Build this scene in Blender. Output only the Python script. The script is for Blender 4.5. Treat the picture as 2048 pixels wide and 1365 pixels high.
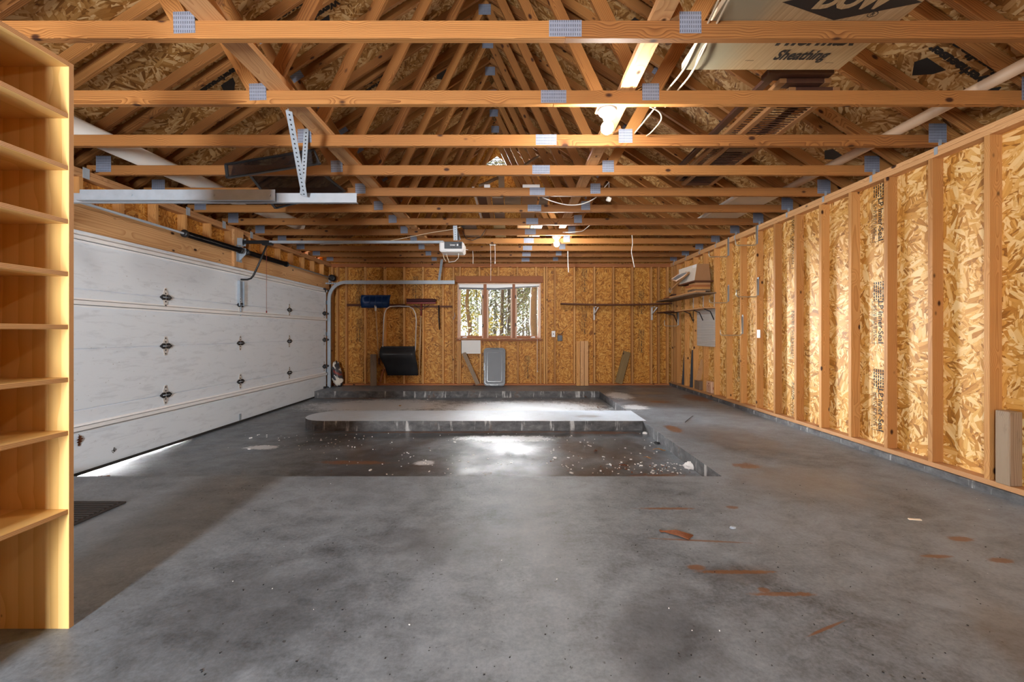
import bpy, bmesh, math, random
from mathutils import Vector, Matrix, Euler, noise as mnoise
random.seed(7)
for _o in list(bpy.data.objects): bpy.data.objects.remove(_o)
S = bpy.context.scene
COL = S.collection
PI = math.pi
# ------------------------------------------------------------------ camera, sky, lights, exposure
F, CX, CY, CH = 848.0, 1026.0, 665.5, 1.13      # focal length / vanishing point in pixels, eye height in metres
cam_d = bpy.data.cameras.new('camera'); cam = bpy.data.objects.new('camera', cam_d); COL.objects.link(cam)
cam.location = (0, 0, CH); cam.rotation_euler = (PI/2, 0, 0)
cam_d.sensor_width = 36; cam_d.lens = F/2048*36
cam_d.shift_x = -(CX-1024)/2048; cam_d.shift_y = -(682.5-CY)/2048
cam_d.clip_start = 0.02; cam_d.clip_end = 400
S.camera = cam
S.view_settings.view_transform = 'Standard'; S.view_settings.look = 'None'
S.view_settings.exposure = 0.32; S.view_settings.gamma = 1.0; S.view_settings.use_curve_mapping = False
try:
    S.cycles.max_bounces = 10; S.cycles.diffuse_bounces = 6; S.cycles.transparent_max_bounces = 16
    S.cycles.sample_clamp_indirect = 6; S.cycles.use_denoising = True
    S.cycles.caustics_reflective = False; S.cycles.caustics_refractive = False
except Exception: pass
SKY = 1.3
W = bpy.data.worlds.new('sky'); S.world = W; W.use_nodes = True
_bg = W.node_tree.nodes['Background']; _bg.inputs[0].default_value = (0.93, 0.97, 1.0, 1); _bg.inputs[1].default_value = SKY
def area(name, loc, rot, sx, sy, power, color=(1,1,1), portal=False):
    d = bpy.data.lights.new(name, 'AREA'); d.shape = 'RECTANGLE'; d.size = sx; d.size_y = sy; d.energy = power; d.color = color
    o = bpy.data.objects.new(name, d); COL.objects.link(o); o.location = loc; o.rotation_euler = rot
    if portal: d.cycles.is_portal = True
    return o
area('window_sky_portal', (-0.29, 9.16, 1.59), (-PI/2, 0, 0), 1.74, 1.14, 1, portal=True)
_s = bpy.data.lights.new('sky_fill_sun', 'SUN'); _s.energy = 190; _s.angle = math.radians(70); _s.color = (0.97, 0.98, 1.0)   # wide sun lamp added, stands in for bright sky light through the back window
_so = bpy.data.objects.new('sky_fill_sun', _s); COL.objects.link(_so)
_so.rotation_euler = Vector((-math.sin(math.radians(28)), math.cos(math.radians(28)), math.tan(math.radians(12)))).to_track_quat('Z', 'Y').to_euler()
# daylight entering through the window in the wall behind the camera
area('front_window_daylight', (-1.47, -2.33, 1.20), (PI/2, 0, 0), 0.36, 1.5, 320, (0.95, 0.98, 1.0))
BULB = 850.0                                     # luminance of a lit bulb
# ------------------------------------------------------------------ node helpers
class G:
    def __init__(s, name):
        s.m = bpy.data.materials.new(name); s.m.use_nodes = True; s.t = s.m.node_tree
        s.p = s.t.nodes['Principled BSDF']; s.out = s.t.nodes['Material Output']
    def put(s, sock, v):
        if isinstance(v, bpy.types.NodeSocket): s.t.links.new(v, sock)
        else:
            if isinstance(v, (tuple, list)) and len(v) == 3 and sock.type == 'RGBA': v = (*v, 1)
            sock.default_value = v
    def n(s, typ, ins=None, **kw):
        nd = s.t.nodes.new('ShaderNode'+typ)
        for k, v in kw.items(): setattr(nd, k, v)
        for k, v in (ins or {}).items(): s.put(nd.inputs[k], v)
        return nd
    def P(s, **kw):
        for k, v in kw.items(): s.put(s.p.inputs[k.replace('_', ' ')], v)
        return s.m
    def math(s, op, a, b=0.0, c=0.0, clamp=False):
        nd = s.n('Math', {0: a, 1: b, 2: c}, operation=op); nd.use_clamp = clamp; return nd.outputs[0]
    def vmath(s, op, a, b=(0,0,0)): return s.n('VectorMath', {0: a, 1: b}, operation=op).outputs[0]
    def mix(s, f, a, b, blend='MIX'):
        nd = s.n('Mix', data_type='RGBA', blend_type=blend, clamp_factor=True)
        s.put(nd.inputs[0], f); s.put(nd.inputs[6], a); s.put(nd.inputs[7], b); return nd.outputs[2]
    def ramp(s, f, stops, interp='LINEAR'):
        nd = s.n('ValToRGB', {0: f}); e = nd.color_ramp.elements; nd.color_ramp.interpolation = interp
        while len(e) < len(stops): e.new(0.5)
        for el, (p, c) in zip(e, stops):
            el.position = p; el.color = (*c, 1) if isinstance(c, (tuple, list)) else (c, c, c, 1)
        return nd.outputs[0]
    def noise(s, v, scale=1.0, detail=4.0, rough=0.55, dist=0.0):
        return s.n('TexNoise', {'Vector': v, 'Scale': scale, 'Detail': detail, 'Roughness': rough, 'Distortion': dist}).outputs[0]
    def step(s, v, lo, hi):
        nd = s.n('MapRange', {0: v, 1: lo, 2: hi, 3: 0.0, 4: 1.0}, interpolation_type='SMOOTHSTEP'); return nd.outputs[0]
    def obj(s): return s.n('TexCoord').outputs['Object']
    def rnd(s): return s.n('ObjectInfo').outputs['Random']
    def sep(s, v): return s.n('SeparateXYZ', {0: v}).outputs
    def comb(s, x, y, z): return s.n('CombineXYZ', {0: x, 1: y, 2: z}).outputs[0]
    def bump(s, h, strength=0.3, dist=0.01): return s.n('Bump', {'Height': h, 'Strength': strength, 'Distance': dist}).outputs[0]
    def val(s, fac, lo, hi): return s.n('MapRange', {0: fac, 1: 0.0, 2: 1.0, 3: lo, 4: hi}).outputs[0]
def plain(name, c, rough=0.5, metal=0.0, var=0.0, scale=20.0, spec=0.5):
    g = G(name); col = c
    if var:
        nz = g.noise(g.obj(), scale, 5)
        col = g.mix(nz, tuple(x*(1-var) for x in c), tuple(min(1, x*(1+var)) for x in c))
    g.P(Base_Color=col, Roughness=rough, Metallic=metal); g.p.inputs['Specular IOR Level'].default_value = spec
    return g.m
def lumber(name, light, dark, ring=0.011, vary=0.35, knots=0.15, rough=0.6, stain=None):
    """sawn softwood, grain along local X"""
    g = G(name); o = g.obj(); r = g.rnd()
    off = g.comb(g.math('MULTIPLY', r, 31.7), g.math('MULTIPLY', r, 17.3), g.math('MULTIPLY', r, 23.9))
    v = g.vmath('ADD', o, off)
    x, y, z = g.sep(v)[0:3]
    ox, oy, oz = g.sep(o)[0:3]
    wob = g.noise(g.vmath('MULTIPLY', v, (0.55, 3.0, 3.0)), 1.0, 3, 0.5)
    cy = g.math('ADD', oy, g.math('ADD', g.math('MULTIPLY', r, 0.10), -0.05))
    cz = g.math('ADD', oz, g.math('ADD', g.math('MULTIPLY', g.math('FRACT', g.math('MULTIPLY', r, 7.3)), 0.10), 0.02))
    d = g.math('SQRT', g.math('ADD', g.math('MULTIPLY', cy, cy), g.math('MULTIPLY', cz, cz)))
    vor = g.n('TexVoronoi', {'Vector': g.vmath('MULTIPLY', v, (4.2, 7.5, 7.5)), 'Scale': 1.0, 'Randomness': 1.0})
    kd = vor.outputs['Distance']
    d2 = g.math('ADD', g.math('ADD', d, g.math('MULTIPLY', wob, 0.075)), g.math('MULTIPLY', g.step(kd, 0.45, 0.1), 0.02))
    ph = g.math('FRACT', g.math('DIVIDE', d2, ring))
    ringv = g.math('POWER', ph, 2.2)
    fine = g.noise(g.vmath('MULTIPLY', v, (4, 170, 170)), 1.0, 2, 0.6)
    big = g.noise(g.vmath('MULTIPLY', v, (0.8, 5, 5)), 1.0, 4, 0.6)
    f = g.math('ADD', g.math('MULTIPLY', ringv, 0.75), g.math('ADD', g.math('MULTIPLY', fine, 0.35), g.math('MULTIPLY', big, 0.45)))
    f = g.math('ADD', f, -0.28)
    col = g.mix(f, light, dark)
    col = g.mix(1.0, col, g.n('CombineColor', {0: g.val(r, 1-vary*0.7, 1+vary*0.5), 1: g.val(r, 1-vary, 1+vary*0.35), 2: g.val(r, 1-vary*1.1, 1+vary*0.3)}).outputs[0], 'MULTIPLY')
    if knots:
        col = g.mix(g.step(kd, knots, knots*0.45), col, (0.045, 0.014, 0.006))
    if stain:
        col = g.mix(g.math('MULTIPLY', g.step(g.noise(g.vmath('MULTIPLY', v, (2, 6, 6)), 1.3, 5, 0.65), 0.55, 0.75), 0.8), col, stain)
    g.P(Base_Color=col, Roughness=rough, Normal=g.bump(f, 0.15, 0.004)); g.p.inputs['Specular IOR Level'].default_value = 0.3
    return g.m
def osb(name, cols, fine=1.0):
    """pressed strand board in the local XY plane"""
    g = G(name); o = g.obj(); x, y, z = g.sep(o)[0:3]
    r = g.rnd()
    p = g.comb(g.math('ADD', x, g.math('MULTIPLY', r, 13.0)), g.math('ADD', y, g.math('MULTIPLY', r, 29.0)), 0.0)
    wn = g.n('TexNoise', {'Vector': p, 'Scale': 16.0, 'Detail': 2.0})
    pw = g.vmath('ADD', p, g.vmath('MULTIPLY', g.vmath('SUBTRACT', wn.outputs[1], (0.5, 0.5, 0.5)), (0.0015, 0.0015, 0)))
    def layer(seed, cs, sx, sy):
        q = g.vmath('ADD', pw, (seed*3.1, seed*5.7, 0))
        v1 = g.n('TexVoronoi', {'Vector': q, 'Scale': cs, 'Randomness': 1.0}, voronoi_dimensions='2D')
        c = g.n('SeparateColor', {0: v1.outputs['Color']}).outputs
        rot = g.n('VectorRotate', {'Vector': q, 'Angle': g.math('MULTIPLY', c[0], 6.283)}, rotation_type='Z_AXIS').outputs[0]
        q2 = g.vmath('MULTIPLY', rot, (sx, sy, 1))
        v2 = g.n('TexVoronoi', {'Vector': q2, 'Scale': 1.0, 'Randomness': 0.9}, voronoi_dimensions='2D')
        c2 = g.n('SeparateColor', {0: v2.outputs['Color']}).outputs
        st = g.noise(g.vmath('MULTIPLY', rot, (14, 240, 1)), 1.0, 2, 0.6)
        edge = g.step(v2.outputs['Distance'], 0.8, 0.5)
        return c2[0], c2[1], st, edge
    a0, a1, ast, ae = layer(1.0, 6.5*fine, 9.0*fine, 34.0*fine)
    b0, b1, bst, be = layer(4.0, 13.0*fine, 17.0*fine, 70.0*fine)
    pick = g.step(g.math('ADD', a1, g.math('MULTIPLY', b1, 0.3)), 0.55, 0.62)
    tone = g.n('Mix', {0: pick, 2: b0, 3: a0}).outputs[0]
    stt = g.n('Mix', {0: pick, 2: bst, 3: ast}).outputs[0]
    ed = g.n('Mix', {0: pick, 2: be, 3: ae}).outputs[0]
    f = g.math('ADD', g.math('MULTIPLY', tone, 0.72), g.math('MULTIPLY', stt, 0.3))
    f = g.math('MULTIPLY', f, g.math('ADD', g.math('MULTIPLY', ed, 0.35), 0.70))
    col = g.ramp(f, [(0.06, cols[0]), (0.27, cols[1]), (0.52, cols[2]), (0.82, cols[3])])
    dk = g.step(g.noise(g.vmath('MULTIPLY', pw, (55, 90, 1)), 1.0, 2, 0.7), 0.66, 0.73)
    col = g.mix(g.math('MULTIPLY', dk, 0.75), col, (0.035, 0.012, 0.004))
    g.P(Base_Color=col, Roughness=0.55, Normal=g.bump(f, 0.25, 0.004)); g.p.inputs['Specular IOR Level'].default_value = 0.35
    return g.m
def spot(g, p, cx, cy, rx, ry, ang=0.0, rag=0.5, nz=None, soft=(1.15, 0.25)):
    """ragged ellipse mask in world XY"""
    q = g.vmath('SUBTRACT', p, (cx, cy, 0))
    if ang: q = g.n('VectorRotate', {'Vector': q, 'Angle': ang}, rotation_type='Z_AXIS').outputs[0]
    q = g.vmath('MULTIPLY', q, (1/rx, 1/ry, 0))
    d = g.n('VectorMath', {0: q}, operation='LENGTH').outputs['Value']
    d = g.math('ADD', d, g.math('MULTIPLY', g.math('SUBTRACT', nz, 0.5), rag*2.6))
    return g.step(d, *soft)
def slab_mat(name, base, contrast, rough, rust=(), dark=(), white=(), pit=False):
    g = G(name); p = g.n('NewGeometry').outputs['Position']
    x, y, z = g.sep(p)[0:3]; p2 = g.comb(x, y, 0.0)
    n1 = g.noise(p2, 0.9, 9, 0.66, 0.5); n2 = g.noise(g.vmath('MULTIPLY', p2, (1.0, 1.3, 1)), 5.0, 9, 0.75, 0.4); n3 = g.noise(p2, 60, 4, 0.7)
    f = g.math('ADD', g.math('MULTIPLY', n1, 0.55), g.math('ADD', g.math('MULTIPLY', n2, 0.5), g.math('MULTIPLY', n3, 0.26)))
    lo = base*(1-contrast); hi = base*(1+contrast)
    tint = lambda v: (v*0.86, v*1.0, v*1.16)
    col = g.ramp(f, [(0.50, tint(lo)), (0.615, tint(base)), (0.75, tint(hi))])
    rg = g.val(n2, rough*0.75, rough*1.3)
    nz = g.noise(p2, 7.0, 6, 0.7)
    nf = g.n('Mix', {0: 0.5, 2: nz, 3: g.noise(p2, 38.0, 5, 0.75)}).outputs[0]
    def add(lst, c, col, k, fine=False):
        m = None
        for s_ in lst:
            a = spot(g, p2, *s_[:5], rag=(s_[5] if len(s_) > 5 else 0.5)*(1.7 if fine else 1), nz=nf if fine else nz, soft=(1.0, 0.55) if fine else (1.15, 0.25))
            m = a if m is None else g.math('MAXIMUM', m, a)
        return g.mix(g.math('MULTIPLY', m, k), col, c), m
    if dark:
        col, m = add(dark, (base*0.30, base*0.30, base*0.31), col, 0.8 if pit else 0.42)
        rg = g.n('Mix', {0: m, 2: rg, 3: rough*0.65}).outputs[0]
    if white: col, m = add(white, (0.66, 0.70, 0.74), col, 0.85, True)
    if rust: col, m = add(rust, (0.17, 0.065, 0.018), col, 0.75, True)
    sp = g.step(g.noise(p2, 34.0, 2, 0.5), 0.70, 0.75)
    col = g.mix(g.math('MULTIPLY', sp, 0.7), col, (base*0.2,)*3)
    scr = g.step(g.noise(g.vmath('MULTIPLY', g.n('VectorRotate', {'Vector': p2, 'Angle': 0.5}, rotation_type='Z_AXIS').outputs[0], (1.2, 60, 1)), 1.0, 3, 0.6), 0.70, 0.76)
    col = g.mix(g.math('MULTIPLY', scr, 0.18), col, (base*0.4,)*3)
    if pit:
        sd = g.step(g.noise(p2, 55.0, 3, 0.7), 0.63, 0.70)
        sa = g.step(g.noise(p2, 1.4, 5, 0.6), 0.42, 0.62)
        col = g.mix(g.math('MULTIPLY', sd, g.math('MULTIPLY', sa, 0.9)), col, (0.5, 0.5, 0.5))
    if pit: rg = g.n('Mix', {0: g.step(n1, 0.4, 0.62), 2: 0.28, 3: 0.55}).outputs[0]
    g.P(Base_Color=col, Roughness=rg, Normal=g.bump(g.math('ADD', n3, n2), 0.12 if not pit else 0.2, 0.004))
    return g.m
M = {}
M['chord'] = lumber('pine_truss', (0.41, 0.20, 0.062), (0.145, 0.050, 0.011), ring=0.009)
M['stud'] = lumber('pine_stud', (0.64, 0.37, 0.135), (0.42, 0.19, 0.05), ring=0.008, knots=0.14)
M['plate'] = lumber('pine_plate', (0.66, 0.41, 0.20), (0.46, 0.24, 0.09), ring=0.008)
M['header'] = lumber('laminated_header', (0.68, 0.43, 0.21), (0.45, 0.22, 0.08), ring=0.02, vary=0.15)
M['red_wood'] = lumber('aged_framing', (0.40, 0.16, 0.06), (0.22, 0.075, 0.025), ring=0.009)
M['dark_wood'] = lumber('dark_board', (0.12, 0.045, 0.022), (0.06, 0.022, 0.011), ring=0.009, knots=0)
M['gray_wood'] = lumber('weathered_board', (0.30, 0.235, 0.165), (0.17, 0.12, 0.075), ring=0.008, stain=(0.09, 0.07, 0.05))
M['tan_wood'] = lumber('fresh_board', (0.66, 0.40, 0.19), (0.47, 0.24, 0.10), ring=0.012, vary=0.2)
M['green_wood'] = lumber('treated_board', (0.27, 0.20, 0.09), (0.17, 0.115, 0.045), ring=0.01)
M['ply'] = lumber('birch_plywood', (0.74, 0.50, 0.20), (0.60, 0.36, 0.11), ring=0.06, vary=0.12, knots=0.05, rough=0.42)
M['window_wood'] = lumber('window_wood', (0.45, 0.22, 0.12), (0.28, 0.11, 0.05), ring=0.01, knots=0)
M['jamb'] = lumber('pale_window_jamb', (0.78, 0.60, 0.47), (0.66, 0.46, 0.33), ring=0.012, knots=0, vary=0.1)
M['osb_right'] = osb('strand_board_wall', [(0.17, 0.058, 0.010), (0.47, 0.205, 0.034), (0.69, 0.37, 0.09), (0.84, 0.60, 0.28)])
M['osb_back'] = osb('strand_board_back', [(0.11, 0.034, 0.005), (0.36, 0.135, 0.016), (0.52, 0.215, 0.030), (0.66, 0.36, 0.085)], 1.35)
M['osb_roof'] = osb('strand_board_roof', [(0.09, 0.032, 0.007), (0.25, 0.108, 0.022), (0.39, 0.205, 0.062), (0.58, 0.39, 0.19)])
def plyedge():
    g = G('plywood_edge'); o = g.obj(); x, y, z = g.sep(o)[0:3]
    w = g.math('FRACT', g.math('MULTIPLY', g.math('ADD', g.math('MULTIPLY', z, 1.0), y), 190.0))
    col = g.mix(g.step(w, 0.35, 0.6), (0.62, 0.36, 0.15), (0.40, 0.19, 0.065))
    return g.P(Base_Color=col, Roughness=0.5)
M['plyedge'] = plyedge()
def nailplate():
    g = G('galvanised_nail_plate'); o = g.obj(); x, y, z = g.sep(o)[0:3]
    a = g.math('FRACT', g.math('MULTIPLY', x, 90.0)); b = g.math('FRACT', g.math('MULTIPLY', z, 45.0))
    m = g.math('MULTIPLY', g.step(g.math('ABSOLUTE', g.math('SUBTRACT', a, 0.5)), 0.3, 0.15), g.step(g.math('ABSOLUTE', g.math('SUBTRACT', b, 0.5)), 0.38, 0.25))
    nz = g.noise(o, 30, 4)
    col = g.mix(nz, (0.20, 0.23, 0.32), (0.33, 0.37, 0.46)); col = g.mix(g.math('MULTIPLY', m, 0.75), col, (0.07, 0.075, 0.10))
    return g.P(Base_Color=col, Roughness=0.5, Metallic=0.25, Normal=g.bump(m, -0.6, 0.003))
M['nailplate'] = nailplate()
M['galv'] = plain('galvanised_steel', (0.36, 0.42, 0.49), 0.42, 0.15, 0.2, 14)
M['steel'] = plain('bright_steel', (0.38, 0.43, 0.49), 0.32, 0.2, 0.1, 20)
M['zinc'] = plain('zinc_rod', (0.55, 0.47, 0.36), 0.35, 0.6, 0.15)
M['black'] = plain('black_metal', (0.018, 0.019, 0.022), 0.42, 0.2, 0.3)
M['spring'] = plain('oiled_black_spring', (0.012, 0.013, 0.018), 0.3, 0.6, 0.3)
M['rubber'] = plain('black_rubber', (0.02, 0.02, 0.02), 0.8)
M['white'] = plain('white_enamel', (0.87, 0.89, 0.91), 0.35, 0, 0.05, 8)
M['whitecord'] = plain('white_cord', (0.78, 0.76, 0.72), 0.7)
M['cable'] = plain('cream_cable', (0.72, 0.62, 0.45), 0.5)
M['pvc'] = plain('white_pipe', (0.74, 0.72, 0.68), 0.4, 0, 0.06, 6)
M['pipe'] = plain('buff_pipe', (0.50, 0.36, 0.25), 0.45, 0, 0.12, 6)
M['graypl'] = plain('grey_plastic', (0.10, 0.11, 0.13), 0.42, 0, 0.12, 9)
M['darkpl'] = plain('charcoal_plastic', (0.060, 0.064, 0.074), 0.22, 0, 0.2, 6)
M['opener'] = plain('slate_plastic', (0.05, 0.06, 0.075), 0.4, 0, 0.1)
M['blue'] = plain('blue_plastic', (0.012, 0.055, 0.20), 0.32, 0, 0.3, 14)
M['redbr'] = plain('maroon_bristle', (0.055, 0.012, 0.014), 0.9, 0, 0.4, 90)
M['redpt'] = plain('red_paint', (0.22, 0.035, 0.03), 0.45)
M['card'] = plain('brown_cardboard', (0.36, 0.19, 0.085), 0.75, 0, 0.12, 6)
M['whitecard'] = plain('white_cardboard', (0.74, 0.68, 0.60), 0.7, 0, 0.05, 8)
def facer():
    g = G('tan_foam_facer'); o = g.obj(); q = g.n('VectorRotate', {'Vector': o, 'Angle': -0.12}, rotation_type='Z_AXIS').outputs[0]
    s1 = g.noise(g.vmath('MULTIPLY', q, (90, 1.5, 1)), 1.0, 3, 0.6); s2 = g.noise(o, 3.0, 5, 0.6); x = g.sep(o)[0]
    col = g.mix(g.step(s1, 0.3, 0.75), (0.30, 0.20, 0.10), (0.46, 0.33, 0.19)); col = g.mix(g.step(g.math('ADD', x, g.math('MULTIPLY', s2, 0.3)), 0.02, -0.16), col, (0.27, 0.235, 0.16))
    return g.P(Base_Color=col, Roughness=0.4)
M['facer'] = facer()
M['foam'] = plain('foam_core', (0.66, 0.54, 0.38), 0.9)
M['ink'] = plain('black_ink', (0.012, 0.010, 0.009), 0.7)
M['inkfaint'] = plain('faded_stamp_ink', (0.07, 0.045, 0.022), 0.8)
M['whiteink'] = plain('white_print', (0.8, 0.82, 0.85), 0.6)
M['redink'] = plain('red_ink', (0.30, 0.05, 0.04), 0.7)
M['pinkwood'] = lumber('pale_block', (0.70, 0.48, 0.33), (0.55, 0.34, 0.20), ring=0.01, knots=0)
M['shutter'] = plain('dark_brown_shutter', (0.055, 0.022, 0.014), 0.45, 0, 0.25, 20)
M['shutter_edge'] = plain('brown_stile', (0.24, 0.115, 0.045), 0.5, 0, 0.25, 20)
M['palepanel'] = plain('pale_grey_panel', (0.50, 0.45, 0.38), 0.6, 0, 0.1, 5)
M['handle'] = plain('ash_handle', (0.56, 0.36, 0.19), 0.5, 0, 0.15, 30)
M['alu'] = plain('aluminium_tube', (0.66, 0.64, 0.62), 0.3, 0.2, 0.08)
M['mat'] = plain('black_mat', (0.022, 0.018, 0.017), 0.75, 0, 0.5, 60)
M['leafbrown'] = plain('dry_leaf', (0.17, 0.055, 0.02), 0.7, 0, 0.4, 60)
M['leaftan'] = plain('tan_leaf', (0.48, 0.25, 0.075), 0.7, 0, 0.4, 60)
M['snow'] = plain('white_crumbs', (0.80, 0.80, 0.80), 0.9)
M['bag1'] = plain('crumpled_bag', (0.05, 0.05, 0.06), 0.35, 0, 0.5, 30)
M['woodwhite'] = plain('splinter', (0.80, 0.68, 0.52), 0.7)
M['bark'] = plain('bark', (0.05, 0.045, 0.042), 0.9, 0, 0.5, 25)
M['leafgreen'] = plain('green_leaf', (0.08, 0.11, 0.03), 0.6, 0, 0.5, 3)
M['leafyellow'] = plain('yellowing_leaf', (0.12, 0.14, 0.035), 0.6, 0, 0.5, 3)
M['leafdark'] = plain('dark_leaf', (0.075, 0.085, 0.045), 0.6, 0, 0.5, 3)
M['litter'] = plain('leaf_litter', (0.30, 0.25, 0.20), 0.95, 0, 0.5, 6)
M['drive'] = plain('driveway_concrete', (0.35, 0.35, 0.34), 0.8, 0, 0.1, 3)
def door_mat():
    g = G('white_embossed_door'); p = g.n('NewGeometry').outputs['Position']
    n1 = g.noise(g.vmath('MULTIPLY', p, (1, 1.6, 9)), 2.2, 6, 0.7, 0.5)
    n2 = g.noise(g.vmath('MULTIPLY', p, (1, 6, 45)), 4.0, 4, 0.6)
    sm = g.step(n1, 0.50, 0.66)
    col = g.mix(sm, (0.77, 0.85, 0.94), (0.67, 0.745, 0.83)); sp = g.step(g.noise(p, 30, 3, 0.6), 0.69, 0.74)
    col = g.mix(g.math('MULTIPLY', sp, 0.5), col, (0.25, 0.25, 0.25))
    return g.P(Base_Color=col, Roughness=g.val(n1, 0.28, 0.5), Normal=g.bump(n2, 0.22, 0.003))
M['door'] = door_mat()
def glass():
    g = G('window_glass'); g.t.nodes.remove(g.p)
    tr = g.n('BsdfTransparent', {0: (0.97, 0.98, 0.98, 1)}); gl = g.n('BsdfGlossy', {0: (1, 1, 1, 1), 'Roughness': 0.02})
    mx = g.n('MixShader', {0: g.n('Fresnel', {0: 1.35}).outputs[0]})
    g.t.links.new(tr.outputs[0], mx.inputs[1]); g.t.links.new(gl.outputs[0], mx.inputs[2]); g.t.links.new(mx.outputs[0], g.out.inputs[0])
    return g.m
M['glass'] = glass()
def meshscreen():
    g = G('insect_mesh'); g.t.nodes.remove(g.p)
    tr = g.n('BsdfTransparent', {0: (1, 1, 1, 1)}); df = g.n('BsdfDiffuse', {0: (0.03, 0.028, 0.03, 1)}); mx = g.n('MixShader', {0: 0.55})
    g.t.links.new(tr.outputs[0], mx.inputs[1]); g.t.links.new(df.outputs[0], mx.inputs[2]); g.t.links.new(mx.outputs[0], g.out.inputs[0])
    return g.m
M['screen'] = meshscreen()
def lit_bulb(name, lum):
    g = G(name); g.P(Base_Color=(0.9, 0.9, 0.9)); g.p.inputs['Emission Color'].default_value = (1.0, 0.95, 0.87, 1)
    g.p.inputs['Emission Strength'].default_value = lum
    return g.m
M['bulb'] = lit_bulb('lit_bulb', BULB); M['dim_bulb'] = lit_bulb('dim_lit_bulb', BULB*0.35)
def pegboard():
    g = G('white_pegboard'); x, y, z = g.sep(g.obj())[0:3]
    a = g.math('SUBTRACT', g.math('FRACT', g.math('MULTIPLY', x, 39.4)), 0.5); b = g.math('SUBTRACT', g.math('FRACT', g.math('MULTIPLY', z, 39.4)), 0.5)
    d = g.math('SQRT', g.math('ADD', g.math('MULTIPLY', a, a), g.math('MULTIPLY', b, b)))
    return g.P(Base_Color=g.mix(g.step(d, 0.24, 0.17), (0.66, 0.64, 0.62), (0.05, 0.04, 0.03)), Roughness=0.4)
M['pegboard'] = pegboard()
M['slab'] = slab_mat('grey_concrete', 0.165, 0.62, 0.47,
    rust=[(1.02, 2.30, 0.30, 0.012, 0.1, .3), (0.98, 2.72, 0.24, 0.02, 0, .6), (1.42, 2.74, 0.06, 0.03, 0, .6), (1.06, 2.0, 0.22, 0.02, 0, .5), (0.88, 2.04, 0.05, 0.03, 0, .4),
          (1.16, 1.83, 0.18, 0.02, 0, .6), (1.10, 1.86, 0.03, 0.025, 0, .3), (2.45, 2.32, 0.09, 0.035, 0, .5), (2.42, 2.10, 0.07, 0.03, 0, .4), (2.15, 2.14, 0.10, 0.02, 0, .5),
          (1.50, 4.75, 0.02, 0.06, 0, .3), (1.88, 4.95, 0.10, 0.26, 0, .7), (1.98, 3.60, 0.13, 0.09, 0, .8), (2.4, 6.9, 0.20, 0.12, 0, .8), (1.2, 1.62, 0.14, 0.008, -0.4, .2), (2.9, 8.8, 0.6, 0.12, 0, .7), (3.15, 7.3, 0.25, 0.5, 0, .7)],
    dark=[(-2.4, 2.2, 0.7, 0.9, 0.2, .6), (-1.1, 1.7, 0.6, 0.5, 0, .7), (0.55, 1.55, 0.25, 0.45, 0.5, .7), (1.85, 1.55, 0.16, 0.4, 0.6, .7), (2.3, 4.6, 0.55, 0.9, -.3, .7), (2.25, 6.9, 0.6, 0.8, 0, .8), (2.1, 1.2, 0.3, 0.15, 0, .8), (2.2, 3.2, 0.6, 0.5, 0, .7), (2.5, 7.9, 0.6, 0.25, 0, .8), (-0.3, 2.3, .5, .3, 0, .8), (1.05, 1.98, .28, .1, 0, .6)],
    white=[(1.9, 7.6, 0.25, 0.5, 0, .7), (1.85, 6.4, 0.22, 0.25, 0, .7)])
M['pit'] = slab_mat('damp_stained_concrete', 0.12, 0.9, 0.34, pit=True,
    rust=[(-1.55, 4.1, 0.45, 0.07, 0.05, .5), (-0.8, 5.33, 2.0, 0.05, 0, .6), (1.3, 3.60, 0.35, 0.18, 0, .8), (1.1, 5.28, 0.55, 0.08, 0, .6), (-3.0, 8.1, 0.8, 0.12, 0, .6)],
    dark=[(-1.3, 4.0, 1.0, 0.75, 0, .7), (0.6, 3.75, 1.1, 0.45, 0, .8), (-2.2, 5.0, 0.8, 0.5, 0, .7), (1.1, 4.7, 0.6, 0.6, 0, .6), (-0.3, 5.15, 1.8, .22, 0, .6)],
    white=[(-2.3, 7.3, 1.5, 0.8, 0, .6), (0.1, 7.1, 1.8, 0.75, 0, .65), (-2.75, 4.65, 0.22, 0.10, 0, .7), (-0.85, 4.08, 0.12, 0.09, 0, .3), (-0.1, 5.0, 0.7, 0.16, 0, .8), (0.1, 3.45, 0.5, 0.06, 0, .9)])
M['island'] = slab_mat('pale_concrete', 0.66, 0.14, 0.46, dark=[(1.0, 5.7, 0.2, 0.1, 0, .7)])
def curb_mat():
    g = G('stained_curb_face'); p = g.n('NewGeometry').outputs['Position']; x, y, z = g.sep(p)[0:3]
    n = g.noise(g.vmath('MULTIPLY', p, (3.0, 3.0, 5.0)), 2.0, 7, 0.7); m = g.noise(g.vmath('MULTIPLY', p, (9.0, 9.0, 1.2)), 1.0, 5, 0.7)
    col = g.ramp(n, [(0.3, (0.03, 0.03, 0.032)), (0.55, (0.10, 0.10, 0.105)), (0.75, (0.22, 0.22, 0.22))])
    col = g.mix(g.step(m, 0.56, 0.66), col, (0.45, 0.45, 0.45))
    col = g.mix(g.math('MULTIPLY', g.step(g.noise(p, 3.0, 5, 0.7), 0.58, 0.72), 0.7), col, (0.12, 0.05, 0.015))
    return g.P(Base_Color=col, Roughness=0.6)
M['curb'] = curb_mat()
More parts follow.
